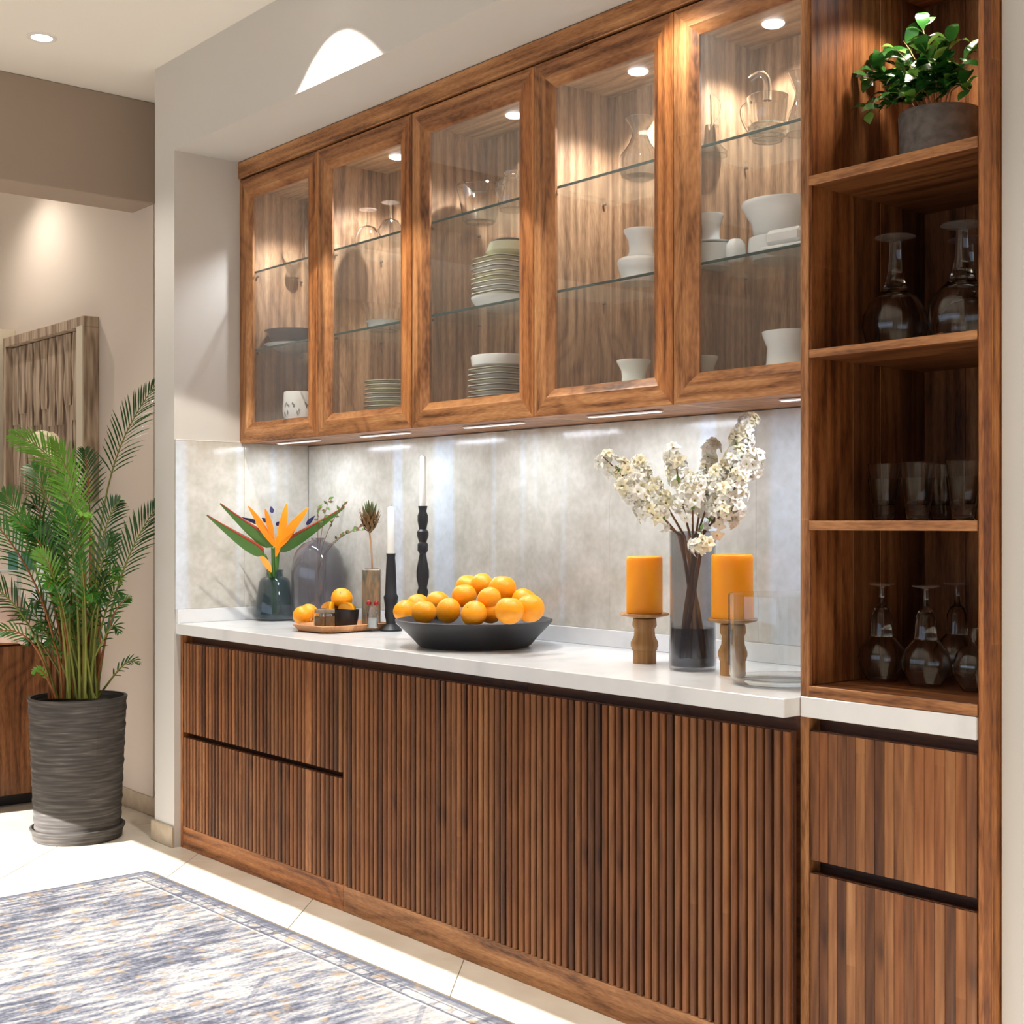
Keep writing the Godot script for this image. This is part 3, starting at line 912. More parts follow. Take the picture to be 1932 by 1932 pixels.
func build_tableware() -> void:
	var s0 := 1.6905
	var s1 := 2.0185
	var s2 := 2.3385
	var p := Vector3.ZERO
	# first bay
	p = shelf_spot(552, s2, 0.10)
	var g := thing("coupe_glass", "small glass coupe on the top shelf of the cabinet by the pier", "glass", p)
	part("foot", turned([Vector2(0, 0), Vector2(0.032, 0), Vector2(0.032, 0.002), Vector2(0.004, 0.006)], 32), M.clear_glass, g)
	part("stem", turned([Vector2(0.0035, 0.005), Vector2(0.0035, 0.05)], 12), M.clear_glass, g)
	part("bowl", turned([Vector2(0.004, 0.05), Vector2(0.03, 0.065), Vector2(0.044, 0.09), Vector2(0.046, 0.11), Vector2(0.0445, 0.11), Vector2(0.042, 0.09), Vector2(0.028, 0.068), Vector2(0, 0.054)], 32), M.clear_glass, g)
	vessel("glass_tumbler", "tall clear tumbler half hidden on the top shelf by the pier", "glass", shelf_spot(592, s2, 0.16), [Vector2(0.03, 0), Vector2(0.036, 0.06), Vector2(0.038, 0.16)], M.clear_glass, 0.002)
	p = shelf_spot(556, s1, 0.15)
	vessel("serving_dish", "low white dish under the dark dish in the cabinet by the pier", "dish", p, [Vector2(0.07, 0), Vector2(0.09, 0.012), Vector2(0.125, 0.024)], M.white_ceramic, 0.004)
	vessel("serving_dish", "dark brown dish stacked on a white one by the pier", "dish", p + Vector3(0, 0.025, 0), [Vector2(0.06, 0), Vector2(0.10, 0.02), Vector2(0.115, 0.05), Vector2(0.125, 0.055)], M.dark_ceramic, 0.005)
	p = shelf_spot(562, s0, 0.20)
	var mug := vessel("mug", "white mug with grey leaf print behind the first glass door", "mug", p, [Vector2(0.046, 0), Vector2(0.056, 0.02), Vector2(0.062, 0.07), Vector2(0.058, 0.135), Vector2(0.056, 0.145)], M.white_ceramic, 0.004)
	var lf := MB.new()
	for k in 46:
		var a := rng.randf() * TAU
		var h := rng.randf_range(0.018, 0.125)
		var r := 0.0628 if h > 0.04 and h < 0.1 else 0.0605
		var c := Vector3(cos(a) * r, h, sin(a) * r)
		var up := Vector3(-sin(a) * rng.randf_range(-1, 1), 1.0, cos(a) * rng.randf_range(-1, 1)).normalized() * 0.011
		lf.blade([c - up, c, c + up], [0.001, 0.0045, 0.0008], Vector3(cos(a), 0, sin(a)))
	part("leaf_print", lf, M.silver_print, mug).set_meta("kind", "stuff")
	p = shelf_spot(506, s0, 0.17)
	var tin := thing("storage_box", "plain white lidded box beside the leaf-print mug", "box", p)
	part("body", bx(Vector3(-0.05, 0, -0.06), Vector3(0.05, 0.105, 0.06), 0, 0.006), M.white_ceramic, tin)
	part("lid", bx(Vector3(-0.052, 0.105, -0.062), Vector3(0.052, 0.122, 0.062), 0, 0.004), M.white_ceramic, tin)
	# second bay
	for q in [[694, "globe-shaped glass with its foot in the air, left one in the second cabinet"], [737, "globe-shaped glass with its foot in the air, right one in the second cabinet"]]:
		upturned("stemmed_glass", q[1], shelf_spot(q[0], s2, 0.17), [Vector2(0.034, 0), Vector2(0.05, 0.035), Vector2(0.05, 0.06), Vector2(0.03, 0.095), Vector2(0.006, 0.105)], [Vector2(0.006, 0.103), Vector2(0.0035, 0.12), Vector2(0.004, 0.158)], [Vector2(0.004, 0.156), Vector2(0.03, 0.161), Vector2(0.034, 0.163), Vector2(0.034, 0.165), Vector2(0, 0.166)], M.clear_glass, "upturned glasses in the second cabinet")
	p = shelf_spot(724, s1, 0.19)
	var jb := vessel("glass_bowl", "clear glass serving bowl with a curled lip on the second cabinet's middle shelf", "bowl", p, [Vector2(0.052, 0), Vector2(0.062, 0.012), Vector2(0.07, 0.07), Vector2(0.078, 0.1)], M.clear_glass, 0.003)
	part("white_lining", turned([Vector2(0, 0.004), Vector2(0.054, 0.005), Vector2(0.064, 0.04), Vector2(0.06, 0.041), Vector2(0, 0.02)], 32), M.white_ceramic, jb)
	plates("stack on the floor of the second glass cabinet", shelf_spot(735, s0, 0.185), 0.095, 9, 0.0155, false, [M.cream_ceramic, M.green_ceramic, M.cream_ceramic, M.green_ceramic, M.white_ceramic], "plates stacked in the second glass cabinet")
	# third bay
	p = shelf_spot(905, s2, 0.16)
	vessel("glass_bowl", "rose-tinted clear glass bowl on the middle cabinet's top shelf", "bowl", p, [Vector2(0.05, 0), Vector2(0.058, 0.01), Vector2(0.072, 0.09), Vector2(0.082, 0.125), Vector2(0.078, 0.132)], M.clear_glass, 0.003)
	vessel("glass_jug", "clear glass jug right of the bowl on the middle cabinet's top shelf", "jug", shelf_spot(968, s2, 0.2), [Vector2(0.045, 0), Vector2(0.05, 0.03), Vector2(0.06, 0.07), Vector2(0.05, 0.1), Vector2(0.03, 0.115), Vector2(0.032, 0.125)], M.clear_glass, 0.003)
	var pz := shelf_spot(950, s1, 0.185)
	vessel("serving_dish", "deep white dish under the square plates on the middle cabinet's shelf", "dish", pz, [Vector2(0.07, 0), Vector2(0.095, 0.012), Vector2(0.108, 0.03), Vector2(0.11, 0.038)], M.white_ceramic, 0.004)
	plates("upper stack in the middle glass cabinet", pz + Vector3(0, 0.0385, 0), 0.088, 8, 0.0165, true, [M.cream_ceramic, M.white_ceramic, M.cream_ceramic, M.green_ceramic], "square plates on the middle cabinet's shelf")
	var dp := thing("patterned_dish", "olive swirl-patterned round dish lying on top of the square plates", "dish", pz + Vector3(0.01, 0.171, -0.01))
	part("dish", turned([Vector2(0, 0), Vector2(0.04, 0), Vector2(0.075, 0.02), Vector2(0.062, 0.052), Vector2(0.03, 0.062), Vector2(0, 0.063)], 36), M.green_ceramic, dp)
	var sw := MB.new()
	var ring := []
	for k in 60: ring.append(Vector3(cos(k * 0.4), 0, sin(k * 0.4)) * (0.03 + k * 0.0006) + Vector3(0, 0.0635 - pow(k / 60.0, 2.0) * 0.016, 0))
	sw.tube(ring, 0.0022, 0.0022, 5)
	part("swirl", sw, M.plate_rim, dp)
	plates("lower stack in the middle glass cabinet", shelf_spot(945, s0, 0.19), 0.092, 7, 0.0185, true, [M.cream_ceramic, M.white_ceramic], "square plates on the middle cabinet's floor")
	vessel("serving_dish", "white dish on top of the lower plate stack, middle cabinet", "dish", shelf_spot(945, s0, 0.19) + Vector3(0, 0.131, 0), [Vector2(0.07, 0), Vector2(0.098, 0.008), Vector2(0.102, 0.036), Vector2(0.1, 0.04)], M.white_ceramic, 0.004)
	# fourth bay
	p = shelf_spot(1207, s2, 0.16)
	vessel("glass_carafe", "clear glass carafe with flared neck in the fourth cabinet", "carafe", p, [Vector2(0.03, 0), Vector2(0.055, 0.012), Vector2(0.066, 0.04), Vector2(0.06, 0.075), Vector2(0.034, 0.11), Vector2(0.024, 0.135), Vector2(0.026, 0.155), Vector2(0.042, 0.18), Vector2(0.045, 0.188)], M.clear_glass, 0.003)
	p = shelf_spot(1208, s1, 0.19)
	vessel("white_bowl", "thick white bowl under a flared cup in the fourth cabinet", "bowl", p, [Vector2(0.062, 0), Vector2(0.056, 0.012), Vector2(0.064, 0.04), Vector2(0.07, 0.062), Vector2(0.066, 0.072), Vector2(0.056, 0.077)], M.white_ceramic, 0.005, "white ceramic tableware")
	flared_cup("flared white cup standing on the thick bowl in the fourth cabinet", p + Vector3(0.004, 0.078, 0), 0.053, 0.082)
	p = shelf_spot(1196, s0, 0.19)
	plates("flat pile in the fourth glass cabinet", p, 0.112, 2, 0.014, false, [M.green_ceramic, M.cream_ceramic], "plates under the cup in the fourth cabinet")
	var cup := flared_cup("flared white cup standing on two plates in the fourth cabinet", p + Vector3(0.0, 0.027, 0), 0.052, 0.074, 0.66)
	# fifth bay
	p = shelf_spot(1342, s2, 0.20)
	var cr := vessel("glass_cruet", "small glass cruet with a thin loop handle in the right-hand cabinet", "cruet", p, [Vector2(0.045, 0), Vector2(0.046, 0.012), Vector2(0.028, 0.03), Vector2(0.024, 0.06), Vector2(0.022, 0.085), Vector2(0.012, 0.09)], M.thick_glass, 0.003)
	var loop := []
	for k in 25:
		var a := -PI * 0.5 + TAU * k / 24.0
		loop.append(Vector3(cos(a) * 0.026 * (1.0 + 0.2 * sin(a)), 0.09 + 0.042 + sin(a) * 0.042, -cos(a) * 0.012))
	part("handle", MB.new().tube(loop, 0.0025, 0.0025, 8), M.thick_glass, cr)
	p = shelf_spot(1448, s2, 0.20)
	var sj := vessel("glass_jug", "heavy cut-glass jug with a swan-neck spout in the right-hand cabinet", "jug", p, [Vector2(0.04, 0), Vector2(0.046, 0.01), Vector2(0.048, 0.03), Vector2(0.044, 0.045), Vector2(0.05, 0.06), Vector2(0.054, 0.10), Vector2(0.056, 0.12)], M.thick_glass, 0.004)
	part("neck", MB.new().tube(curve([Vector3(0.0, 0.11, 0), Vector3(0.0, 0.15, 0.0), Vector3(0.01, 0.19, 0.0), Vector3(-0.02, 0.195, 0.01), Vector3(-0.045, 0.175, 0.02)], 16), 0.012, 0.008, 12), M.thick_glass, sj)
	part("handle", MB.new().tube(curve([Vector3(-0.045, 0.02, 0.01), Vector3(-0.075, 0.06, 0.02), Vector3(-0.10, 0.12, 0.02), Vector3(-0.05, 0.115, 0.01)], 14), 0.004, 0.004, 8), M.thick_glass, sj)
	part("facet_band", turned([Vector2(0.05, 0.012), Vector2(0.055, 0.02), Vector2(0.05, 0.028), Vector2(0.054, 0.036), Vector2(0.049, 0.044)], 14), M.thick_glass, sj)
	p = shelf_spot(1512, s2, 0.18)
	vessel("glass_vase", "waisted clear glass vase at the right end of the cabinet's top shelf", "vase", p, [Vector2(0.04, 0), Vector2(0.04, 0.04), Vector2(0.022, 0.08), Vector2(0.016, 0.11), Vector2(0.03, 0.15), Vector2(0.036, 0.165)], M.thick_glass, 0.003)
	p = shelf_spot(1345, s1, 0.21)
	vessel("white_bowl", "shallow white bowl under a flared cup, right-hand cabinet", "bowl", p, [Vector2(0.05, 0), Vector2(0.052, 0.02), Vector2(0.062, 0.05), Vector2(0.066, 0.062)], M.white_ceramic, 0.005, "white ceramic tableware")
	vessel("saucer", "white saucer bridging the shallow bowl, right-hand cabinet", "saucer", p + Vector3(0, 0.0625, 0), [Vector2(0.04, 0), Vector2(0.06, 0.004), Vector2(0.064, 0.008)], M.white_ceramic, 0.003, "white ceramic tableware")
	flared_cup("flared white cup on the shallow bowl, right-hand cabinet", p + Vector3(-0.01, 0.0712, 0.0), 0.038, 0.082)
	p = shelf_spot(1388, s1, 0.225)
	vessel("small_bowl", "little white bowl between the shallow bowl and the big bowl", "bowl", p, [Vector2(0.02, 0), Vector2(0.028, 0.02), Vector2(0.026, 0.05), Vector2(0.016, 0.064)], M.white_ceramic, 0.003, "white ceramic tableware")
	p = shelf_spot(1470, s1, 0.15)
	vessel("serving_dish", "white lidded dish carrying the biggest white bowl, right-hand cabinet", "dish", p, [Vector2(0.075, 0), Vector2(0.085, 0.03), Vector2(0.082, 0.062)], M.white_ceramic, 0.005)
	vessel("white_bowl", "biggest white bowl with rolled rim, right-hand cabinet", "bowl", p + Vector3(0.012, 0.0625, 0), [Vector2(0.075, 0), Vector2(0.08, 0.012), Vector2(0.085, 0.04), Vector2(0.10, 0.065), Vector2(0.112, 0.085), Vector2(0.11, 0.095)], M.white_ceramic, 0.006)
	p = shelf_spot(1490, s1, 0.24)
	var rd := thing("butter_dish", "white oblong dish with squared lid in front of the big bowl", "dish", p, 0.1)
	part("lid", bx(Vector3(-0.06, 0.014, -0.034), Vector3(0.055, 0.058, 0.034), 0, 0.012), M.white_ceramic, rd)
	part("base", bx(Vector3(-0.068, 0, -0.042), Vector3(0.062, 0.014, 0.042), 0, 0.005), M.white_ceramic, rd)
	flared_cup("flared white cup by the left stile on the right-hand cabinet's floor", shelf_spot(1327, s0, 0.22), 0.042, 0.082)
	p = shelf_spot(1480, s0, 0.2)
	plates("flat pile under the flared white bowl", p, 0.115, 2, 0.011, false, [M.green_ceramic, M.cream_ceramic], "plates on the right-hand cabinet's floor")
	vessel("white_bowl", "flared white bowl on plates on the right-hand cabinet's floor", "bowl", p + Vector3(0.018, 0.022, 0), [Vector2(0.066, 0), Vector2(0.062, 0.02), Vector2(0.06, 0.06), Vector2(0.072, 0.09), Vector2(0.074, 0.1)], M.white_ceramic, 0.005)

# ---------------------------------------------------------------- glasses in the tower
func build_glasses() -> void:
	var big := "balloon glasses standing rim down"
	var bowl := [Vector2(0.044, 0), Vector2(0.056, 0.01), Vector2(0.069, 0.032), Vector2(0.077, 0.066), Vector2(0.074, 0.094), Vector2(0.062, 0.12), Vector2(0.048, 0.136), Vector2(0.036, 0.146)]
	var stem := [Vector2(0.036, 0.1462), Vector2(0.028, 0.158), Vector2(0.02, 0.18), Vector2(0.016, 0.21), Vector2(0.013, 0.25), Vector2(0.013, 0.268)]
	var foot := [Vector2(0.013, 0.266), Vector2(0.02, 0.27), Vector2(0.045, 0.275), Vector2(0.048, 0.278), Vector2(0.045, 0.281), Vector2(0.012, 0.278), Vector2(0, 0.278)]
	upturned("balloon_glass", "big balloon glass standing rim down, clear of the side post", shelf_spot(1689, 1.703, 0.33), bowl, stem, foot, M.dark_glass, big)
	upturned("balloon_glass", "big balloon glass standing rim down, partly behind the right post", shelf_spot(1815, 1.703, 0.33), bowl, stem, foot, M.dark_glass, big)
	upturned("balloon_glass", "big balloon glass standing rim down behind the other two", shelf_spot(1826, 1.703, 0.17), bowl, stem, foot, M.dark_glass, big)
	# tumblers, nested in twos
	var tp := [Vector2(0.0245, 0), Vector2(0.026, 0.004), Vector2(0.032, 0.05), Vector2(0.038, 0.098)]
	var lower := [[1668, 0.36, "left pair on the third shelf"], [1731, 0.38, "middle pair on the third shelf"], [1818, 0.38, "right pair by the post"], [1777, 0.24, "pair standing behind on the third shelf"]]
	var first: Node3D
	for q in lower:
		var at := shelf_spot(q[0], 1.309, q[1])
		for k in 2:
			var lab := "clear glass tumbler, %s of the %s" % ["lower" if k == 0 else "upper nested one", q[2]]
			var p := at + Vector3(0, 0.036 * k, 0)
			if first == null:
				first = vessel("glass_tumbler", lab, "glass", p, tp, M.dark_glass, 0.002, "nested glass tumblers")
				part("base", turned([Vector2(0, 0.001), Vector2(0.0225, 0.001), Vector2(0.0235, 0.009), Vector2(0, 0.009)], 32), M.dark_glass, first)
			else:
				dup(first, p, 0.4 * k, lab)
	# wine glasses rim down on the lowest shelf
	var wb := [Vector2(0.034, 0), Vector2(0.05, 0.028), Vector2(0.056, 0.055), Vector2(0.05, 0.08), Vector2(0.034, 0.1), Vector2(0.026, 0.108)]
	var ws := [Vector2(0.026, 0.108), Vector2(0.0245, 0.12), Vector2(0.024, 0.155), Vector2(0.017, 0.171), Vector2(0.008, 0.179), Vector2(0.0055, 0.2), Vector2(0.005, 0.222)]
	var wf := [Vector2(0.005, 0.22), Vector2(0.012, 0.224), Vector2(0.03, 0.227), Vector2(0.032, 0.229), Vector2(0.03, 0.231), Vector2(0, 0.228)]
	var w0 := upturned("wine_glass", "wine glass standing rim down, left of the front two on lowest shelf", shelf_spot(1664, 0.929, 0.35), wb, ws, wf, M.dark_glass, "wine glasses on the lowest shelf")
	dup(w0, shelf_spot(1747, 0.929, 0.36), 0.3, "wine glass standing rim down, right of the front two on lowest shelf")
	dup(w0, shelf_spot(1806, 0.929, 0.18), 0.9, "wine glass standing rim down at the back by the post")
	vessel("brandy_glass", "short round brandy glass half behind the right post", "glass", shelf_spot(1842, 0.929, 0.36), [Vector2(0.03, 0), Vector2(0.047, 0.025), Vector2(0.052, 0.055), Vector2(0.042, 0.085), Vector2(0.02, 0.1), Vector2(0.01, 0.14)], M.dark_glass, 0.002, "wine glasses on the lowest shelf")

# ---------------------------------------------------------------- plant on the top shelf of the tower
func build_shelf_plant() -> void:
	var p := shelf_spot(1772, 2.103, 0.33)
	var s := scale_at(p)
	var o := thing("potted_plant", "small leafy plant in a round concrete pot on the tower's top shelf", "potted plant", p)
	var r := 0.092
	var h := 0.145
	part("pot", turned([Vector2(0, 0), Vector2(r * 0.9, 0), Vector2(r * 0.93, 0.006), Vector2(r, h - 0.006), Vector2(r - 0.002, h), Vector2(r - 0.01, h), Vector2(r - 0.012, h - 0.03), Vector2(0, h - 0.03)], 48), M.concrete, o)
	part("soil", turned([Vector2(r - 0.013, h - 0.025), Vector2(0.05, h - 0.02), Vector2(0, h - 0.018)], 32), M.soil, o)
	var leaf := []
	for k in 3:
		var m := MB.new()
		var L := 0.038 + 0.006 * k
		var pts := []
		for j in 7:
			var t := j / 6.0
			pts.append(Vector3(0, sin(t * 2.2) * L * 0.16 * (k + 0.6), t * L))
		m.blade(pts, [0.001, L * 0.19, L * 0.3, L * 0.33, L * 0.27, L * 0.15, 0.0004], Vector3.UP, 0.25)
		leaf.append(m.done())
	var tips := [[1622, 148, 0.05], [1640, 212, 0.09], [1612, 120, 0.0], [1690, 95, 0.05], [1740, 50, -0.02], [1795, 82, 0.06], [1838, 98, 0.02], [1668, 205, 0.12], [1722, 190, 0.14], [1835, 168, 0.12], [1765, 120, 0.13], [1655, 100, -0.06], [1705, 78, -0.08], [1785, 150, 0.1], [1695, 150, 0.13], [1745, 100, 0.08], [1665, 165, 0.06]]
	for q in tips:
		var tip := on_z(q[0], q[1], p.z + q[2]) - p
		tip.x = minf(tip.x, 0.15)
		var base := Vector3(clampf(tip.x * 0.25, -0.05, 0.05), h - 0.03, clampf(q[2] * 0.4, -0.04, 0.04))
		var mid := base.lerp(tip, 0.45) + Vector3(0, 0.075, 0)
		var path := [base, base + Vector3(0, 0.07, 0), mid, tip]
		part("stem", MB.new().tube(curve(path, 8), 0.0022, 0.001, 5), M.pale_twig, o)
		for k in 15:
			var t := lerpf(0.34, 1.0, k / 14.0)
			var c := bez(path, t)
			var d := (bez(path, minf(t + 0.02, 1.0)) - bez(path, t - 0.02)).normalized()
			var side := Vector3(rng.randf_range(-1, 1), rng.randf_range(-0.5, 0.5), rng.randf_range(-0.6, 1)).normalized()
			var dir := (d * 0.55 + side * 0.9 + Vector3(0, -0.25, 0)).normalized()
			var up := (Vector3(0.25, 1, 0.45) + Vector3(rng.randf_range(-0.5, 0.5), 0, rng.randf_range(-0.5, 0.5))).normalized()
			var x := up.cross(dir).normalized()
			var m := part("leaf", leaf[rng.randi_range(0, 2)], M.leaf_light if rng.randf() < 0.22 else M.leaf_green, o)
			m.transform = Transform3D(Basis(x, dir.cross(x).normalized(), dir), c)

# ---------------------------------------------------------------- fruit
func orange_mesh(sd: int) -> ArrayMesh:
	var pr := []
	for k in 17:
		var a := PI * k / 16.0
		var r := sin(a)
		var y := -cos(a) * 0.94
		if k > 13: y -= 0.03 * (k - 13)
		pr.append(Vector2(maxf(r, 0.0), y) * 0.0415)
	var wob := func(t: float, y: float) -> float: return 1.0 + 0.015 * sin(2 * t + sd) + 0.01 * sin(3 * t + y * 60 + sd)
	return MB.new().lathe(pr, 28, wob).done()

func orange(label: String, at: Vector3, k: int, size := 1.0, group := "oranges heaped in the black bowl") -> void:
	var o := thing("orange", label, "orange", at, k * 1.3, group)
	o.scale = Vector3.ONE * size
	var b := part("fruit", orange_mesh(k), M.orange_peel, o)
	var tilt := Basis(Vector3(1, 0, 0.3).normalized(), 0.5 + 0.5 * sin(k * 2.1))
	b.basis = tilt
	var sc := part("stem_scar", turned([Vector2(0.0045, 0.0325), Vector2(0.003, 0.0355), Vector2(0, 0.0355)], 10), M.peel_scar, o)
	sc.basis = tilt

func build_bowl() -> void:
	var c := Vector3(1.565, 0.9, 0.335)
	var o := thing("fruit_bowl", "wide black oval bowl heaped with oranges on the worktop", "bowl", c)
	var wob := func(t: float, y: float) -> float: return 1.0 + (0.012 * sin(3 * t + 1.0) + 0.006 * sin(7 * t)) * clampf(y / 0.08, 0, 1)
	part("body", MB.new().lathe([Vector2(0, 0), Vector2(0.172, 0), Vector2(0.184, 0.006), Vector2(0.205, 0.03), Vector2(0.238, 0.064), Vector2(0.254, 0.08), Vector2(0.257, 0.088), Vector2(0.25, 0.09), Vector2(0.23, 0.072), Vector2(0.19, 0.03), Vector2(0.17, 0.014), Vector2(0, 0.012)], 56, wob), M.black_ceramic, o)
	var L := [[764, 1153, 0.36, "orange at the far left of the bowl, resting against its rim"], [789, 1142, 0.26, "orange at the back left, behind the two leftmost"], [800, 1155, 0.44, "second orange from the left along the bowl's front rim"],
		[826, 1137, 0.30, "orange peeking out behind the front row, left of the heap"], [846, 1152, 0.44, "third orange from the left along the bowl's front rim"], [876, 1124, 0.36, "orange in the second layer, left of centre"],
		[883, 1107, 0.28, "orange at the top left of the heap, at the back"], [911, 1104, 0.27, "orange at the very top of the heap"], [948, 1110, 0.30, "orange at the top right of the heap"],
		[923, 1129, 0.39, "small orange at the centre of the second layer"], [894, 1158, 0.46, "fourth orange along the bowl's front rim, below the centre"], [961, 1152, 0.44, "large orange at the front right, rightmost of the front row"],
		[989, 1133, 0.27, "orange at the back right of the bowl, partly hidden"], [1000, 1148, 0.36, "deep-coloured orange at the far right of the bowl"], [925, 1153, 0.38, "reddish orange deep in the gap of the front row"]]
	for k in L.size():
		orange(L[k][3], on_z(L[k][0], L[k][1], L[k][2]), k, 0.93 if k in [9] else (1.08 if k in [8, 11, 13] else 1.0))

# ---------------------------------------------------------------- tray and its things
func build_tray() -> void:
	var c := Vector3(0.74, 0.9, 0.315)
	var tray := thing("serving_tray", "small pale wooden tray with raised edge near the bird-of-paradise vase", "tray", c, 0.06)
	var m := MB.new()
	m.g = 0
	var hx := 0.115
	var hz := 0.155
	# bottom and flared sides with cut corners
	var ring := func(e: float, y: float) -> Array:
		var r := []
		var k := 0.03
		for p in [[-1, -1, 1, 0], [1, -1, 0, 1], [1, 1, -1, 0], [-1, 1, 0, -1]]:
			var x: float = p[0] * (hx + e)
			var z: float = p[1] * (hz + e)
			if p[2] != 0: r.append(Vector3(x, y, z - p[1] * k)); r.append(Vector3(x + p[2] * k, y, z))
			else: r.append(Vector3(x - p[0] * k, y, z)); r.append(Vector3(x, y, z + p[3] * k))
		return r
	var rings := [ring.call(-0.012, 0.004), ring.call(0.004, 0.026), ring.call(-0.003, 0.028), ring.call(-0.018, 0.012)]
	for k in 3:
		for j in 8:
			var a: Vector3 = rings[k][j]
			var b: Vector3 = rings[k][(j + 1) % 8]
			var d: Vector3 = rings[k + 1][j]
			var e: Vector3 = rings[k + 1][(j + 1) % 8]
			var nn := (b - a).cross(d - a).normalized()
			var outw := Vector3(a.x + b.x, 0, a.z + b.z).normalized() * (1.0 if k < 2 else -1.0) + Vector3(0, 0.3 if k > 0 else -0.1, 0)
			if nn.dot(outw) < 0: nn = -nn
			m.face(a, b, e, d, nn, 0 if absf(nn.x) > absf(nn.z) else 2)
	for q in [[rings[0], Vector3.DOWN], [rings[3], Vector3.UP]]:
		for j in range(1, 7): m.tri(q[0][0], q[0][j], q[0][j + 1], q[1], q[1], q[1], m.map(q[0][0], 1), m.map(q[0][j], 1), m.map(q[0][j + 1], 1))
	part("body", m, M.tray_wood, tray)
	for q in [[-0.08, -0.12], [0.08, -0.12], [-0.08, 0.12], [0.08, 0.12]]:
		part("foot", bx(Vector3(q[0] - 0.012, 0, q[1] - 0.012), Vector3(q[0] + 0.012, 0.0045, q[1] + 0.012), 0, 0.001), M.turned_wood, tray)
	var y := 0.9125
	var pt := func(px: float, z: float) -> Vector3: return shelf_spot(px, y, z)
	# fruit at the near end
	orange("orange on the wooden tray, front one beside the spice jars", pt.call(571, 0.39) + Vector3(0, 0.038, 0), 21, 0.92, "oranges on the wooden tray")
	orange("orange on the wooden tray, behind the front one", pt.call(583, 0.35) + Vector3(0.0, 0.044, 0), 22, 0.9, "oranges on the wooden tray")
	for q in [[604, 0.42, "glass spice jar with metal lid, front one on the tray"], [621, 0.39, "glass spice jar with metal lid, back one on the tray"]]:
		var j := thing("spice_jar", q[2], "jar", pt.call(q[0], q[1]), 0.3, "spice jars on the wooden tray")
		part("glass", turned(hollow([Vector2(0.021, 0), Vector2(0.023, 0.004), Vector2(0.023, 0.05), Vector2(0.018, 0.058), Vector2(0.018, 0.062)], 0.002), 24), M.clear_glass, j)
		part("spice", turned([Vector2(0, 0.003), Vector2(0.0205, 0.004), Vector2(0.0205, 0.045), Vector2(0, 0.047)], 20), M.spice, j)
		part("lid", turned([Vector2(0.0205, 0.058), Vector2(0.0205, 0.07), Vector2(0.019, 0.072), Vector2(0, 0.072)], 24), M.frame_wood, j)
	var bc: Vector3 = pt.call(651, 0.30)
	vessel("small_bowl", "small black bowl holding orange pieces on the wooden tray", "bowl", bc, [Vector2(0.036, 0), Vector2(0.044, 0.008), Vector2(0.05, 0.035), Vector2(0.053, 0.066)], M.black_ceramic, 0.004)
	orange("orange perched on the small black bowl on the tray", bc + Vector3(-0.022, 0.106, 0.0), 25, 0.98, "oranges on the wooden tray")
	var wl := ["orange wedge sticking out left of the small black bowl", "orange wedge at the front of the small black bowl", "orange wedge lying flat at the right rim of the small black bowl"]
	for k in 3:
		var w := thing("orange_wedge", wl[k], "orange wedge", bc + [Vector3(-0.062, 0.068, 0.02), Vector3(-0.025, 0.068, 0.045), Vector3(0.028, 0.068, 0.01)][k], [0.5, -0.7, 0.1][k])
		var pr := PackedVector2Array()
		for j in 11: pr.append(Vector2(cos(PI * j / 10.0), sin(PI * j / 10.0) * 0.62) * 0.037)
		var q := MB.new().prism(pr, -0.012, 0.012)
		part("flesh", q, M.orange_flesh, w)
		var rind := []
		for j in 11: rind.append(Vector3(cos(PI * j / 10.0) * 0.037, sin(PI * j / 10.0) * 0.62 * 0.037, 0))
		var rm := MB.new()
		rm.xf = Transform3D(Basis.from_scale(Vector3(1.03, 1.03, 5.5)), Vector3.ZERO)
		rm.tube(rind, 0.0024, 0.0024, 8)
		part("peel", rm, M.orange_peel, w)
	# square vase with dried flowers, and a little jar in front of it
	var vc: Vector3 = pt.call(701, 0.21)
	var v := thing("square_vase", "tall square mottled brown vase at the back of the wooden tray", "vase", vc, 0.9)
	var a := 0.034
	var hv := 0.216
	part("body", bx(Vector3(-a, 0, -a), Vector3(a, hv, a), 1, 0.003), M.vase_paint, v)
	part("mouth", bx(Vector3(-a * 0.75, hv, -a * 0.75), Vector3(a * 0.75, hv + 0.001, a * 0.75), 0, 0.0), M.backing_board, v)
	var sj := thing("lidded_jar", "tiny clear jar with twin red knobs in front of the square vase", "jar", pt.call(703, 0.265))
	part("glass", turned(hollow([Vector2(0.017, 0), Vector2(0.02, 0.01), Vector2(0.02, 0.055), Vector2(0.014, 0.075), Vector2(0.014, 0.085)], 0.002), 24), M.clear_glass, sj)
	part("filling", turned([Vector2(0, 0.003), Vector2(0.017, 0.004), Vector2(0.017, 0.04), Vector2(0, 0.041)], 20), M.white_ceramic, sj)
	for s in [-1, 1]:
		var kn := part("red_knob", turned([Vector2(0, 0), Vector2(0.008, 0.004), Vector2(0.010, 0.011), Vector2(0.007, 0.018), Vector2(0, 0.021)], 16), M.red_lid, sj)
		kn.position = Vector3(0.012 * s, 0.084, -0.008 * s)
	var top := vc + Vector3(0, hv, 0)
	var f := thing("dried_flower", "dried brown flower head with green crown in the square vase", "dried flower", top)
	var head := on_z(697, 1005, vc.z) - top
	var tip := on_z(699, 950, vc.z) - top
	part("stem", MB.new().tube(curve([Vector3(0.006, -0.12, 0), Vector3(0.004, 0, 0), head * 0.6 + Vector3(0.012, 0, 0), head], 10), 0.004, 0.0035, 6), M.pale_twig, f)
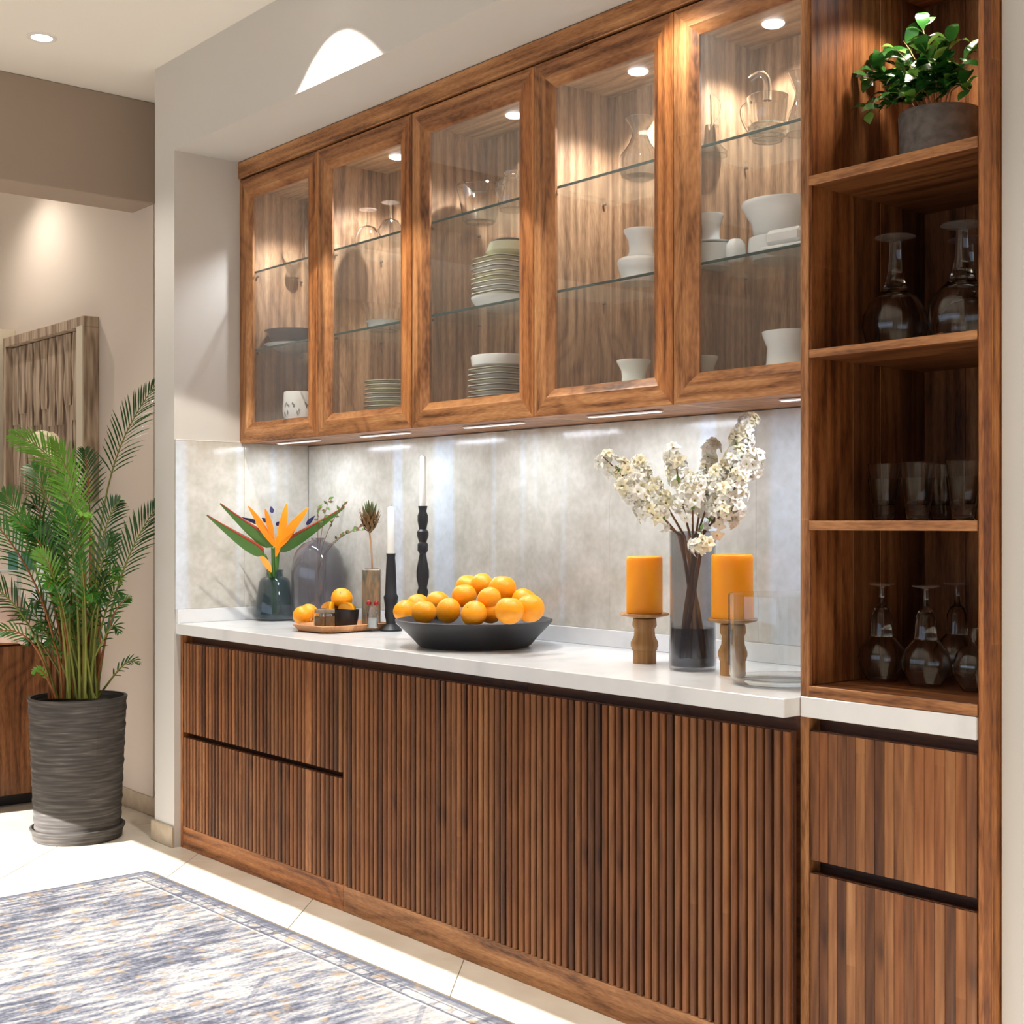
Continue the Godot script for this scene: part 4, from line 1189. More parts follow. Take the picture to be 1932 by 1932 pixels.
	for k in 46:
		var an := k * 2.4
		var u := k / 46.0
		var b := head.lerp(tip, u * 0.75)
		var r := 0.036 * sin(PI * (0.18 + 0.75 * u))
		var d := Vector3(cos(an), 0, sin(an))
		part("bract", MB.new().blade([b, b + d * r * 0.8 + Vector3(0, 0.014, 0), b + d * r * 1.25 + Vector3(0, 0.044, 0)], [0.005, 0.008, 0.0008], d + Vector3(0, -0.3, 0), 0.3), M.dried_brown if u < 0.68 else M.dried_green, f)
	# sprig with little leaves, in the big grey vase behind
	var bv := Vector3(0.27, 0.9, 0.125)
	var s := scale_at(bv)
	var V := thing("glass_vase", "large smoky grey glass vase with rounded shoulders behind the tray", "vase", bv)
	part("body", turned(hollow(px_prof([[40, 0], [47, 6], [50, 25], [50, 95], [47, 118], [40, 134], [28, 146], [14, 151], [12, 153], [13, 157]], s), 0.004), 48), M.grey_glass, V)
	var sp := thing("leafy_sprig", "thin sprig with tiny reddish-green leaves in the large grey vase", "sprig", bv)
	for q in [[622, 938, 0.05], [655, 945, 0.02], [718, 985, 0.0], [600, 955, 0.06], [690, 1000, 0.04]]:
		var e := on_z(q[0], q[1], bv.z + q[2]) - bv
		var st := Vector3(0, 0.30, 0)
		var path := [st + Vector3(0, -0.14, 0), st + Vector3(0, 0.02, 0), st.lerp(e, 0.6) + Vector3(0, 0.03, 0), e]
		part("stem", MB.new().tube(curve(path, 10), 0.0018, 0.0008, 5), M.twig, sp)
		for k in 9:
			var t := 0.55 + 0.05 * k
			var c2 := bez(path, t)
			var d := Vector3(rng.randf_range(-1, 1), rng.randf_range(-0.2, 1), rng.randf_range(-1, 1)).normalized() * 0.022
			part("leaf", MB.new().blade([c2, c2 + d * 0.5, c2 + d], [0.001, 0.006, 0.0006], Vector3(0.7, 0.3, 0.6), 0.2), [M.dried_green, M.dried_brown, M.leaf_light][k % 3], sp)

# ---------------------------------------------------------------- bird of paradise
func build_strelitzia() -> void:
	var c := Vector3(0.108, 0.9, 0.233)
	var s := scale_at(c)
	var v := thing("glass_vase", "dark teal glass bottle vase holding the bird-of-paradise flowers", "vase", c)
	part("body", turned(hollow(px_prof([[33, 0], [39, 6], [39.5, 14], [29, 72], [25, 79], [16.5, 83], [15.5, 91], [17, 95]], s), 0.004, 0.012), 48), M.teal_glass, v)
	var q := func(px: float, py: float, d: float) -> Vector3: return deep(px, py, depth(c) + d) - c
	var mouth: Vector3 = q.call(517, 1080, 0.0)
	# each flower: tip of the boat-shaped spathe, its heel, orange sepals, blue tongues
	var F := [
		["bird-of-paradise flower pointing lowest left, mostly green spathe", [508, 1072], [499, 1048], [390, 972], -0.135, [[492, 1050, 512, 1080]], []],
		["bird-of-paradise flower pointing upper left, with slim orange sepals", [516, 1072], [515, 1032], [415, 950], -0.12, [[515, 1028, 468, 955], [516, 1024, 500, 960], [518, 1030, 482, 985]], [[498, 990, 456, 976], [505, 985, 494, 977], [514, 968, 511, 955]]],
		["bird-of-paradise flower pointing right, with a broad orange crest", [523, 1070], [524, 1040], [653, 955], 0.0, [[525, 1030, 582, 957], [528, 1022, 575, 965], [526, 1028, 541, 950], [522, 1036, 560, 990], [519, 1050, 525, 1010]], [[532, 995, 535, 975], [520, 990, 534, 985], [578, 990, 594, 973]]]]
	for f in F:
		var o := thing("bird_of_paradise", f[0], "flower", c, 0.0, "bird-of-paradise flowers in the teal vase")
		var d: float = f[4]
		var base: Vector3 = q.call(f[1][0], f[1][1], d * 0.3)
		var heel: Vector3 = q.call(f[2][0], f[2][1], d)
		var tip: Vector3 = q.call(f[3][0], f[3][1], d * 2.0)
		part("stalk", MB.new().tube(curve([Vector3(0, 0.03, 0), mouth * 0.7 + Vector3(0, 0.0, 0), base, heel], 10), 0.007, 0.008, 8), M.spathe_green, o)
		var m := MB.new()
		var red := MB.new()
		var pts := curve([heel, heel.lerp(tip, 0.35) + Vector3(0, -0.012, 0), tip], 12)
		var wid := []
		for k in 13:
			var t := k / 12.0
			wid.append(0.029 * pow(sin(PI * pow(t, 0.6) * 0.98 + 0.02), 0.8) * (1.0 - t * 0.35) + 0.001)
		var view := ray(500, 1000) * -1.0
		m.blade(pts, wid, (view + Vector3(0, -0.25, 0)).normalized(), -0.5)
		part("spathe", m, M.spathe_green, o)
		var edge := []
		for k in range(1, 13):
			var t: Vector3 = (pts[mini(k + 1, 12)] - pts[k - 1]).normalized()
			var sd := t.cross(view).normalized()
			if sd.y < 0: sd = -sd
			edge.append(pts[k] + sd * wid[k] * 0.82 + view.normalized() * wid[k] * -0.3)
		part("red_edge", red.tube(edge, 0.0075, 0.002, 6), M.spathe_red, o)
		for g in f[5]:
			var a: Vector3 = q.call(g[0], g[1], d - 0.012)
			var b: Vector3 = q.call(g[2], g[3], d * 1.2 + rng.randf_range(-0.02, 0.02))
			var pp := curve([a, a.lerp(b, 0.5) + Vector3(0.006, 0.006, 0), b], 9)
			var ww := []
			for k in 10: ww.append((0.016 if f[0].contains("right") else 0.0125) * pow(sin(PI * (0.08 + 0.9 * k / 9.0)), 0.7))
			part("sepal", MB.new().blade(pp, ww, view + Vector3(0, 0.3, 0), 0.45), M.sepal_orange, o)
		for g in f[6]:
			var a: Vector3 = q.call(g[0], g[1], d + 0.004)
			var b: Vector3 = q.call(g[2], g[3], d + 0.01)
			part("blue_petal", MB.new().blade(curve([a, a.lerp(b, 0.5), b], 5), [0.003, 0.008, 0.009, 0.007, 0.004, 0.0008], view, 0.3), M.petal_blue, o)

# ---------------------------------------------------------------- candles
func candlestick(label: String, lab2: String, at: Vector3, prof: Array, top: float, ch: float, cr: float) -> void:
	var o := thing("candlestick", label, "candlestick", at, 0.0, "black turned candlesticks")
	part("column", turned(prof, 32), M.black_iron, o)
	part("cup", turned([Vector2(0.012, top - 0.012), Vector2(0.016, top), Vector2(0.012, top), Vector2(0.0105, top - 0.008), Vector2(0, top - 0.008)], 24), M.black_iron, o)
	var c := thing("taper_candle", lab2, "candle", at + Vector3(0, top - 0.0075, 0), 0.0, "white taper candles")
	part("wax", turned([Vector2(0, 0), Vector2(cr, 0.0), Vector2(cr, 0.01), Vector2(cr * 0.86, ch - 0.004), Vector2(cr * 0.6, ch), Vector2(0, ch + 0.001)], 20), M.wax_white, c)
	part("wick", MB.new().tube([Vector3(0, ch, 0), Vector3(0.001, ch + 0.006, 0)], 0.0009, 0.0007, 5), M.wick, c)

func build_candles() -> void:
	var at := Vector3(0.875, 0.9, 0.185)
	var s := scale_at(at)
	candlestick("shorter black turned candlestick standing just behind the tray", "white taper candle in the shorter black candlestick", at,
		px_prof([[0, 0], [21, 0], [21, 3], [16, 8], [9, 14], [10, 22], [12, 30], [11, 45], [13, 58], [14, 64], [11, 70], [10, 100], [9, 125], [8, 138], [9, 146]], s), 146 * s, 92 * s, 7.2 * s)
	at = Vector3(1.0, 0.9, 0.13)
	s = scale_at(at)
	candlestick("taller black turned candlestick behind the fruit bowl", "white taper candle in the taller black candlestick", at,
		px_prof([[0, 0], [22, 0], [22, 4], [14, 10], [8, 18], [8, 40], [10, 58], [9, 70], [11, 76], [8, 84], [12, 104], [12, 116], [8, 138], [6, 148], [10, 154], [10, 166], [7, 170], [11, 182], [11, 190], [7, 194], [10, 210], [10, 220], [7, 228], [9, 238]], s), 238 * s, 98 * s, 6.0 * s)
	# pillar candles on turned wooden stands
	for k in 2:
		var c: Vector3 = [on_y(1216, 1251, 0.9), on_y(1381, 1274, 0.9)][k]
		s = scale_at(c)
		var side: String = ["left", "right"][k]
		var st := thing("candle_stand", ["turned wooden candle stand left of the flower vase", "turned wooden candle stand partly behind the clear glass cylinder"][k], "candle stand", c, 0.0, "turned wooden candle stands")
		var H := 93.0 if k == 0 else 106.0
		part("column", turned(px_prof([[0, 0], [22, 0], [22, H * 0.26], [24, H * 0.27], [24, H * 0.31], [26, H * 0.34], [26, H * 0.42], [20, H * 0.55], [19, H * 0.7], [23, H * 0.76], [22, H * 0.9], [17, H * 0.93]], s), 40), M.turned_wood, st)
		part("dish", turned(px_prof([[0, H * 0.92], [28, H * 0.93], [45, H * 0.97], [47, H * 1.0], [45, H * 1.02], [36, H], [0, H]], s), 48), M.turned_wood, st)
		var R := 34.0 if k == 0 else 39.5
		var P := 108.0 if k == 0 else 122.0
		var cd := thing("pillar_candle", ["thick orange pillar candle left of the flower vase", "thick orange pillar candle with a slumped edge, right of the flower vase"][k], "candle", c + Vector3(0, (H + 0.5) * s, 0), 0.0, "orange pillar candles")
		var wob := func(t: float, y: float) -> float: return 1.0
		if k == 1:
			wob = func(t: float, y: float) -> float:
				var a := cos(t - 0.35)
				var f := clampf((a - 0.7) / 0.3, 0, 1)
				return 1.0 - f * 0.14 * exp(-pow((y / s - 82) / 16.0, 2.0)) + f * 0.02
		var pr := []
		for j in 13: pr.append(Vector2(R * s, (2 + (P - 6) * j / 12.0) * s))
		var prof := [Vector2(0, 0), Vector2((R - 2) * s, 0)]
		prof.append_array(pr)
		prof.append_array(px_prof([[R - 2, P - 1], [R - 4, P], [R - 8, P - 1], [R - 16, P - 5], [0, P - 7]], s))
		part("wax", MB.new().lathe(prof, 48, wob), M.wax_orange, cd)
		part("wick", MB.new().tube([Vector3(0, (P - 8) * s, 0), Vector3(0.001, (P - 1) * s, 0.001)], 0.001, 0.0008, 5), M.wick, cd)

# ---------------------------------------------------------------- white flowers and the clear cylinder
func build_white_flowers() -> void:
	var c := on_y(1307, 1264, 0.9)
	var s := scale_at(c)
	var v := thing("glass_vase", "tall slim smoky glass vase with white flower branches between two candles", "vase", c)
	part("body", turned(hollow(px_prof([[40, 0], [44, 3], [45, 12], [43, 90], [43, 200], [44, 262]], s), 0.003, 0.012), 48), M.smoke_glass, v)
	part("water", turned(px_prof([[0, 9], [40, 9], [40.5, 80], [0, 80]], s), 40), M.vase_water, v)
	var petal := []
	for k in 3:
		var m := MB.new()
		for ring in 2:
			for j in 5:
				var a := TAU * (j + 0.5 * ring) / 5.0 + k
				var d := Vector3(cos(a), 0, sin(a))
				var L := (0.021 if ring == 0 else 0.014) * (1.0 + 0.1 * sin(j * 3.0 + k))
				var up := 0.004 + 0.006 * ring + 0.002 * k
				m.blade([Vector3(0, 0.001 * ring, 0), d * L * 0.5 + Vector3(0, up, 0), d * L + Vector3(0, up * (0.3 + 0.5 * ring), 0)], [0.002, L * 0.34, L * 0.07], Vector3.UP, 0.25)
		petal.append(m.done())
	var heart := turned([Vector2(0.0028, 0.001), Vector2(0.0028, 0.005), Vector2(0, 0.006)], 7).done()
	var B := [["reaching furthest left", 1138, 862, 1225, 945, 0.0], ["left, short and upright", 1204, 868, 1250, 940, -0.06], ["upright in the middle", 1272, 848, 1282, 930, 0.0], ["leaning right, slim", 1343, 838, 1325, 930, -0.06], ["tallest, at upper right", 1412, 792, 1372, 920, 0.0],
		["drooping at far right", 1428, 858, 1372, 945, 0.05], ["short and central", 1308, 905, 1306, 950, 0.06], ["low on the right", 1392, 958, 1350, 975, 0.05], ["low on the left", 1178, 915, 1240, 985, 0.05], ["full, right of centre", 1358, 890, 1335, 950, 0.0], ["hanging down in front of the vase", 1322, 1042, 1330, 985, 0.075]]
	for b in B:
		var o := thing("flower_branch", "white blossom branch %s, in the slim smoky vase" % b[0], "flower branch", c, 0.0, "white blossom branches in the slim vase")
		var d0 := depth(c)
		var x0: float = 1307 + clampf((b[1] - 1307) * 0.16, -26, 26)
		var foot := deep(1307 - (x0 - 1307) * 1.1 + rng.randf_range(-8, 8), 1242, d0 + rng.randf_range(-0.03, 0.03)) - c
		var mouth := deep(x0, 1010, d0 + b[5] * -0.4) - c
		var mid := deep(b[3], b[4], d0 - b[5]) - c
		var tip := deep(b[1], b[2], d0 - b[5] * 1.4) - c
		var low := foot.lerp(mouth, 0.5) + Vector3(rng.randf_range(-0.025, 0.025), 0, rng.randf_range(-0.02, 0.02))
		part("stem", MB.new().tube(curve([foot, low, mouth], 8), 0.0056, 0.0046, 7), M.twig if rng.randf() < 0.5 else M.pale_twig, o)
		var path := [mouth, mid, mid.lerp(tip, 0.6), tip]
		part("branch", MB.new().tube(curve(path, 10), 0.0034, 0.0015, 6), M.twig, o)
		var L := mouth.distance_to(mid) + mid.distance_to(tip)
		var cnt := int(14 + L * 105)
		if b[0].contains("hanging"): cnt = 9
		for k in cnt:
			var t := lerpf(0.3, 1.0, (k + rng.randf() * 0.6) / cnt)
			if b[0].contains("hanging"): t = rng.randf_range(0.6, 1.0)
			var r := lerpf(0.058, 0.02, t) if not b[0].contains("slim") and not b[0].contains("short and up") else 0.014
			var dir := Vector3(rng.randf_range(-1, 1), rng.randf_range(-0.8, 1), rng.randf_range(-1, 1)).normalized()
			var p := bez(path, t) + dir * r * rng.randf_range(0.5, 1.0)
			var up := (dir + Vector3(0.3, 0.25, 0.4)).normalized()
			var x := up.cross(Vector3(0.3, 0.1, 0.9)).normalized()
			var f := part("blossom", petal[rng.randi_range(0, 2)], M.petal_cream if rng.randf() < 0.3 else M.petal_white, o)
			f.transform = Transform3D(Basis(x, up, x.cross(up)).scaled(Vector3.ONE * rng.randf_range(0.85, 1.2)), p)
			var h := part("heart", heart, M.flower_heart, f)
			h.name = "heart"
		for k in 3:
			var q := bez(path, 0.3 + 0.2 * k)
			var dd := Vector3(rng.randf_range(-1, 1), rng.randf_range(0, 1), rng.randf_range(-0.3, 1)).normalized() * 0.03
			part("leaf", MB.new().blade([q, q + dd * 0.5, q + dd], [0.001, 0.006, 0.0006], Vector3(0.6, 0.5, 0.6), 0.3), M.leaf_light, o)
	var g := on_y(1492, 1280, 0.9)
	g.x = 2.872
	g.z = 0.395
	vessel("glass_cylinder", "wide clear glass cylinder vase in front of the right candle stand", "vase", g, [Vector2(0.098, 0), Vector2(0.118, 0.006), Vector2(0.128, 0.022), Vector2(0.131, 0.05), Vector2(0.132, 0.222), Vector2(0.131, 0.226)], M.thick_glass, 0.004, "", 64)

# ---------------------------------------------------------------- the palm
func build_palm() -> void:
	var c := Vector3(-0.43, 0.0, 0.85)
	var s := scale_at(c)
	var o := thing("potted_palm", "tall green palm in a ribbed dark grey pot on the floor by the pier", "potted plant", c)
	var H := 0.585
	var pr := [Vector2(0, 0.035), Vector2(0.17, 0.035)]
	for k in 40:
		var t := k / 39.0
		pr.append(Vector2(lerpf(0.172, 0.196, t) + 0.0016 * sin(k * 2.3) + 0.0012 * sin(k * 5.1), lerpf(0.04, H - 0.012, t)))
	pr.append_array([Vector2(0.199, H - 0.006), Vector2(0.198, H), Vector2(0.186, H), Vector2(0.182, H - 0.05), Vector2(0, H - 0.05)])
	part("pot", turned(pr, 64), M.ribbed_clay, o)
	part("saucer", turned([Vector2(0, 0), Vector2(0.172, 0), Vector2(0.178, 0.006), Vector2(0.181, 0.03), Vector2(0.19, 0.045), Vector2(0.19, 0.052), Vector2(0.182, 0.054), Vector2(0.174, 0.04), Vector2(0, 0.034)], 64), M.ribbed_clay, o)
	part("soil", turned([Vector2(0.183, H - 0.045), Vector2(0.1, H - 0.03), Vector2(0, H - 0.025)], 32), M.soil, o)
	var d0 := depth(c)
	var base_px := func(px: float, dd: float) -> Vector3: return deep(px, 1318, d0 + dd) - c
	# canes standing in the soil
	for q in [[95, 0.03, 1150], [122, -0.05, 1090], [140, 0.06, 1120], [158, -0.08, 1060], [172, 0.0, 1010], [183, 0.05, 1120], [108, 0.08, 1200], [150, 0.1, 1180]]:
		var a: Vector3 = base_px.call(q[0], q[1])
		var b := deep(q[0] + (q[0] - 140) * 0.12, q[2], d0 + q[1] * 1.3) - c
		part("cane", MB.new().tube(curve([a, a.lerp(b, 0.5) + Vector3(0.006, 0, 0), b], 6), 0.011, 0.006, 8), M.palm_cane if rng.randf() < 0.65 else M.palm_stem, o)
	# fronds: where the stalk leaves the soil, two bends, the tip; depth at each; leaflet length; leaf start; tone
	var F := [
		[172, 178, 1050, 186, 890, 296, 722, 0.0, 0.14, 36, 0.56, 2], [183, 202, 1140, 232, 1060, 300, 950, 0.0, 0.1, 34, 0.45, 2],
		[140, 168, 1050, 150, 880, 22, 820, 0.0, -0.1, 30, 0.52, 1], [150, 170, 1080, 160, 930, 95, 835, -0.05, -0.25, 34, 0.5, 1],
		[122, 95, 1120, 50, 1060, -40, 955, -0.05, -0.3, 34, 0.35, 0], [108, 70, 1180, 30, 1130, -60, 1085, -0.05, -0.35, 30, 0.35, 2],
		[100, 92, 1250, 60, 1185, -20, 1195, -0.05, -0.25, 17, 0.45, 0], [182, 205, 1290, 232, 1246, 262, 1252, -0.02, -0.1, 13, 0.35, 2],
		[178, 196, 1200, 212, 1150, 246, 1128, -0.02, -0.1, 17, 0.5, 0], [158, 160, 1090, 150, 980, 105, 905, -0.1, -0.22, 34, 0.42, 1],
		[140, 120, 1120, 95, 1030, 30, 985, -0.08, -0.3, 34, 0.4, 0], [150, 150, 1130, 140, 1040, 120, 960, -0.12, -0.2, 32, 0.42, 0],
		[165, 175, 1110, 190, 1000, 225, 945, -0.06, -0.16, 32, 0.42, 2], [172, 182, 1150, 200, 1060, 215, 1010, 0.0, 0.08, 30, 0.42, 2],
		[130, 118, 1160, 110, 1090, 70, 1040, -0.12, -0.24, 30, 0.4, 1], [160, 165, 1180, 160, 1110, 150, 1050, -0.14, -0.2, 28, 0.42, 0],
		[145, 130, 1200, 120, 1140, 105, 1110, -0.1, -0.2, 26, 0.42, 0], [170, 180, 1160, 190, 1110, 200, 1085, -0.08, -0.14, 26, 0.45, 2],
		[120, 80, 1080, 40, 980, 5, 930, 0.05, 0.15, 34, 0.4, 0], [165, 172, 1060, 172, 940, 160, 850, 0.05, 0.12, 34, 0.5, 2],
		[150, 140, 1100, 100, 960, 60, 880, 0.08, 0.16, 32, 0.45, 0], [105, 92, 1280, 80, 1262, 62, 1270, -0.08, -0.12, 10, 0.35, 1]]
	for k in 20:
		var px := rng.randf_range(5, 240)
		var py := rng.randf_range(930, 1120)
		F.append([rng.randf_range(108, 184), lerpf(145, px, 0.35), lerpf(1300, py, 0.55), lerpf(145, px, 0.75), lerpf(1300, py, 0.95), px, py + 25, rng.randf_range(-0.1, 0.08), rng.randf_range(-0.3, 0.12), 27, 0.42, [0, 2, 2, 1][k % 4]])
	for k in 16:
		var px := rng.randf_range(40, 235)
		var py := rng.randf_range(1075, 1225)
		F.append([rng.randf_range(112, 182), lerpf(145, px, 0.45), lerpf(1310, py, 0.5), lerpf(145, px, 0.8), lerpf(1310, py, 1.05), px, py + 18, rng.randf_range(-0.12, 0.06), rng.randf_range(-0.26, 0.05), 21, 0.36, [0, 2, 2, 0][k % 4]])
	for f in F:
		var a: Vector3 = base_px.call(f[0], f[7])
		var p1 := deep(f[1], f[2], d0 + f[7]) - c
		var p2 := deep(f[3], f[4], d0 + lerpf(f[7], f[8], 0.5)) - c
		var p3 := deep(f[5], f[6], d0 + f[8]) - c
		var path := [a, p1, p2, p2.lerp(p3, 0.45) + Vector3(0, 0.02, 0), p3]
		var g: Material = [M.palm_green, M.palm_light, M.palm_dark][f[11]]
		var fr := part("frond", MB.new().tube(curve(path, 18), 0.0055, 0.0016, 6), [M.palm_stem, M.palm_cane, M.palm_stem][rng.randi_range(0, 2)], o)
		var m := MB.new()
		var arc := bez(path, f[10]).distance_to(bez(path, 0.75)) + bez(path, 0.75).distance_to(p3)
		var n := clampi(int(arc / 0.0165), 9, 22)
		var full: float = minf(f[9] * 2.3 * s, arc * 0.5)
		var face := (ray(150, 1000) * -1.0 + Vector3(rng.randf_range(-0.3, 0.3), rng.randf_range(0.2, 0.9), rng.randf_range(-0.3, 0.3))).normalized()
		for k in n:
			var t := lerpf(f[10], 0.99, float(k) / (n - 1))
			var pt := bez(path, t)
			var tg := (bez(path, minf(t + 0.01, 1.0)) - bez(path, t - 0.01)).normalized()
			var sd := tg.cross(face).normalized()
			var u := float(k) / (n - 1)
			var L: float = full * (0.55 + 0.45 * sin(PI * minf(u * 1.5 + 0.1, 1.0) * 0.5)) * (1.0 - 0.78 * pow(u, 2.0))
			for q: float in [-1.0, 1.0]:
				var dir := (tg * lerpf(0.75, 1.5, u) + sd * q * 0.8 + face * 0.25 + Vector3(rng.randf_range(-0.1, 0.1), rng.randf_range(-0.1, 0.1), rng.randf_range(-0.1, 0.1))).normalized()
				var e := pt + dir * L
				var droop := Vector3(0, -0.14 * L, 0)
				m.blade([pt, pt + dir * L * 0.35, pt + dir * L * 0.7 + droop * 0.4, e + droop], [0.0014, 0.0046 if f[11] == 1 else 0.0038, 0.0032, 0.0004], face + Vector3(rng.randf_range(-0.3, 0.3), 0, 0), 0.2)
		part("leaflets", m, g, fr).set_meta("kind", "stuff")

# ---------------------------------------------------------------- the hall behind the palm
func build_hall() -> void:
	# deep frame with upright staves of driftwood
	var x0 := -2.26
	var x1 := -1.195
	var y0 := 1.40
	var y1 := 2.285
	var o := thing("framed_relief", "weathered frame with upright driftwood staves on the hall wall above the palm", "wall art")
	for q in [["frame_rail", Vector3(x0, y1 - 0.05, 0.4295), Vector3(x1, y1, 0.508), 0], ["frame_rail", Vector3(x0, y0, 0.4295), Vector3(x1, y0 + 0.05, 0.508), 0], ["frame_stile", Vector3(x0, y0 + 0.05, 0.4295), Vector3(x0 + 0.035, y1 - 0.05, 0.508), 1], ["frame_stile", Vector3(x1 - 0.03, y0 + 0.05, 0.4295), Vector3(x1, y1 - 0.05, 0.508), 1]]:
		part(q[0], bx(q[1], q[2], q[3], 0.003), M.weathered_wood, o)
	part("backing", bx(Vector3(x0 + 0.035, y0 + 0.05, 0.4297), Vector3(x1 - 0.03, y1 - 0.05, 0.45), 0, 0.0), M.backing_board, o)
	part("pale_facing", bx(Vector3(x1 - 0.075, y0 + 0.05, 0.45), Vector3(x1 - 0.004, y1 - 0.045, 0.511), 1, 0.001), M.mat_board, o)
	var n := 9
	var w := (x1 - 0.12 - x0 - 0.04) / n
	for k in n:
		for half in 2:
			var poly := PackedVector2Array()
			var xa := x0 + 0.04 + w * k
			var ya: float = y0 + 0.055 if half == 0 else y0 + 0.42 + 0.06 * sin(k * 2.0)
			var yb: float = y0 + 0.44 + 0.06 * sin(k * 2.0) if half == 0 else y1 - 0.055
			for j in 8: poly.append(Vector2(xa + 0.006 + 0.012 * sin(j * 1.3 + k * 2.0 + half), lerpf(ya, yb, j / 7.0)))
			for j in 8: poly.append(Vector2(xa + w - 0.006 - 0.012 * absf(sin(j * 1.1 + k * 1.7 + half * 2)), lerpf(yb, ya, j / 7.0)))
			var z := 0.452 + 0.008 * ((k * 3 + half) % 3)
			part("stave", MB.new().prism(poly, 0.4502, z + 0.014), M.weathered_wood, o)
	# the next canvas along the wall
	var cv := thing("canvas_painting", "tan abstract canvas with orange and purple smears at the photo's left edge", "painting")
	part("stretcher", bx(Vector3(-3.2, 1.42, 0.4295), Vector3(-2.29, 2.34, 0.56), 0, 0.004), M.mat_board, cv)
	part("painted_face", bx(Vector3(-3.19, 1.43, 0.56), Vector3(-2.30, 2.33, 0.565), 1, 0.002), M.canvas, cv)
	# sideboard
	var sb := thing("sideboard", "brown wooden sideboard behind the potted palm", "sideboard")
	part("body", bx(Vector3(-1.68, 0.05, 0.45), Vector3(-1.215, 0.745, 1.95), 1, 0.002), M.dark_teak, sb)
	part("top", bx(Vector3(-1.70, 0.746, 0.446), Vector3(-1.19, 0.772, 1.97), 2, 0.003), W[1], sb)
	part("base", bx(Vector3(-1.64, 0.0, 0.5), Vector3(-1.25, 0.05, 1.9), 2, 0.0), M.black_iron, sb)
	for k in 3:
		part("door", bx(Vector3(-1.214, 0.055, 0.455 + k * 0.5), Vector3(-1.198, 0.738, 0.45 + (k + 1) * 0.5), 1, 0.002), [W[3], W[1], W[0]][k], sb)
	var top := 0.7725
	var sp := func(px: float, d: float) -> Vector3:
		var p := deep(px, 1205, d)
		return Vector3(p.x, top, p.z)
	var at: Vector3 = sp.call(40, 6.33)
	var r := thing("tiered_stand", "white two-shelf stand on the sideboard behind the palm", "stand", at, 0.35)
	for y in [0.30, 0.46]:
		part("shelf", bx(Vector3(-0.10, y, -0.07), Vector3(0.07, y + 0.012, 0.07), 0, 0.003), M.white_ceramic, r)
	for q in [[-0.09, -0.06], [0.06, -0.06], [-0.09, 0.06], [0.06, 0.06]]:
		part("post", bx(Vector3(q[0] - 0.006, 0, q[1] - 0.006), Vector3(q[0] + 0.006, 0.52, q[1] + 0.006), 1, 0.002), M.white_ceramic, r)
	var tb := thing("teal_box", "pale teal box on the white two-shelf stand", "box", at + Vector3(0.01, 0.3125, 0.0), 0.35)
	part("body", bx(Vector3(-0.05, 0, -0.04), Vector3(0.05, 0.07, 0.04), 0, 0.004), M.teal_box, tb)
	part("lid", bx(Vector3(-0.053, 0.07, -0.043), Vector3(0.053, 0.085, 0.043), 0, 0.004), M.teal_box, tb)
	at = sp.call(82, 6.05)
	var hv := vessel("ceramic_vase", "tall white vase behind the palm with a cream flower head", "vase", at, [Vector2(0.035, 0), Vector2(0.05, 0.05), Vector2(0.05, 0.22), Vector2(0.03, 0.32), Vector2(0.032, 0.36)], M.white_ceramic, 0.004)
	var hy := thing("hydrangea", "round cream flower head rising above the palm's left fronds", "flower", at + Vector3(0, 0.36, 0))
	part("stem", MB.new().tube([Vector3(0, -0.2, 0), Vector3(0.004, 0.2, 0), Vector3(0, 0.47, 0)], 0.005, 0.004, 6), M.palm_stem, hy)
	var fm := MB.new()
	for k in 150:
		var d := Vector3(rng.randf_range(-1, 1), rng.randf_range(-0.7, 1), rng.randf_range(-1, 1)).normalized()
		var p := Vector3(0, 0.52, 0) + Vector3(d.x * 0.075, d.y * 0.06, d.z * 0.075)
		var e := d.cross(Vector3(0.2, 0.9, 0.3)).normalized() * 0.012
		fm.blade([p - e, p, p + e], [0.003, 0.012, 0.003], d, 0.2)
	part("florets", fm, M.petal_cream, hy).set_meta("kind", "stuff")
	at = sp.call(18, 6.05)
	vessel("ceramic_vase", "blush pink bulbous vase on the sideboard at the photo's left edge", "vase", at, [Vector2(0.05, 0), Vector2(0.085, 0.05), Vector2(0.09, 0.11), Vector2(0.06, 0.18), Vector2(0.035, 0.21), Vector2(0.04, 0.24)], M.pink_ceramic, 0.005)
	at = sp.call(52, 5.95)
	vessel("ceramic_bowl", "blush pink ribbed bowl beside the bulbous vase on the sideboard", "bowl", at, [Vector2(0.03, 0), Vector2(0.06, 0.02), Vector2(0.075, 0.07), Vector2(0.08, 0.11)], M.pink_ceramic, 0.005)
	at = sp.call(5, 6.1) + Vector3(0, 0, 0.12)
	var dp := thing("broadleaf_plant", "plant with broad dark leaves at the photo's left edge", "plant", at)
	part("pot", turned(hollow([Vector2(0.05, 0), Vector2(0.06, 0.1)], 0.004), 28), M.concrete, dp)
	for k in 7:
		var a := k * 0.9
		var d := Vector3(cos(a) * 0.11, 0.55 - 0.03 * k, sin(a) * 0.11)
		part("leaf", MB.new().blade(curve([Vector3(0, 0.08, 0), Vector3(d.x * 0.3, 0.28, d.z * 0.3), d], 7), [0.004, 0.006, 0.02, 0.036, 0.04, 0.034, 0.018, 0.001], Vector3(0.7, 0.3, 0.6), 0.2), M.palm_dark, dp)

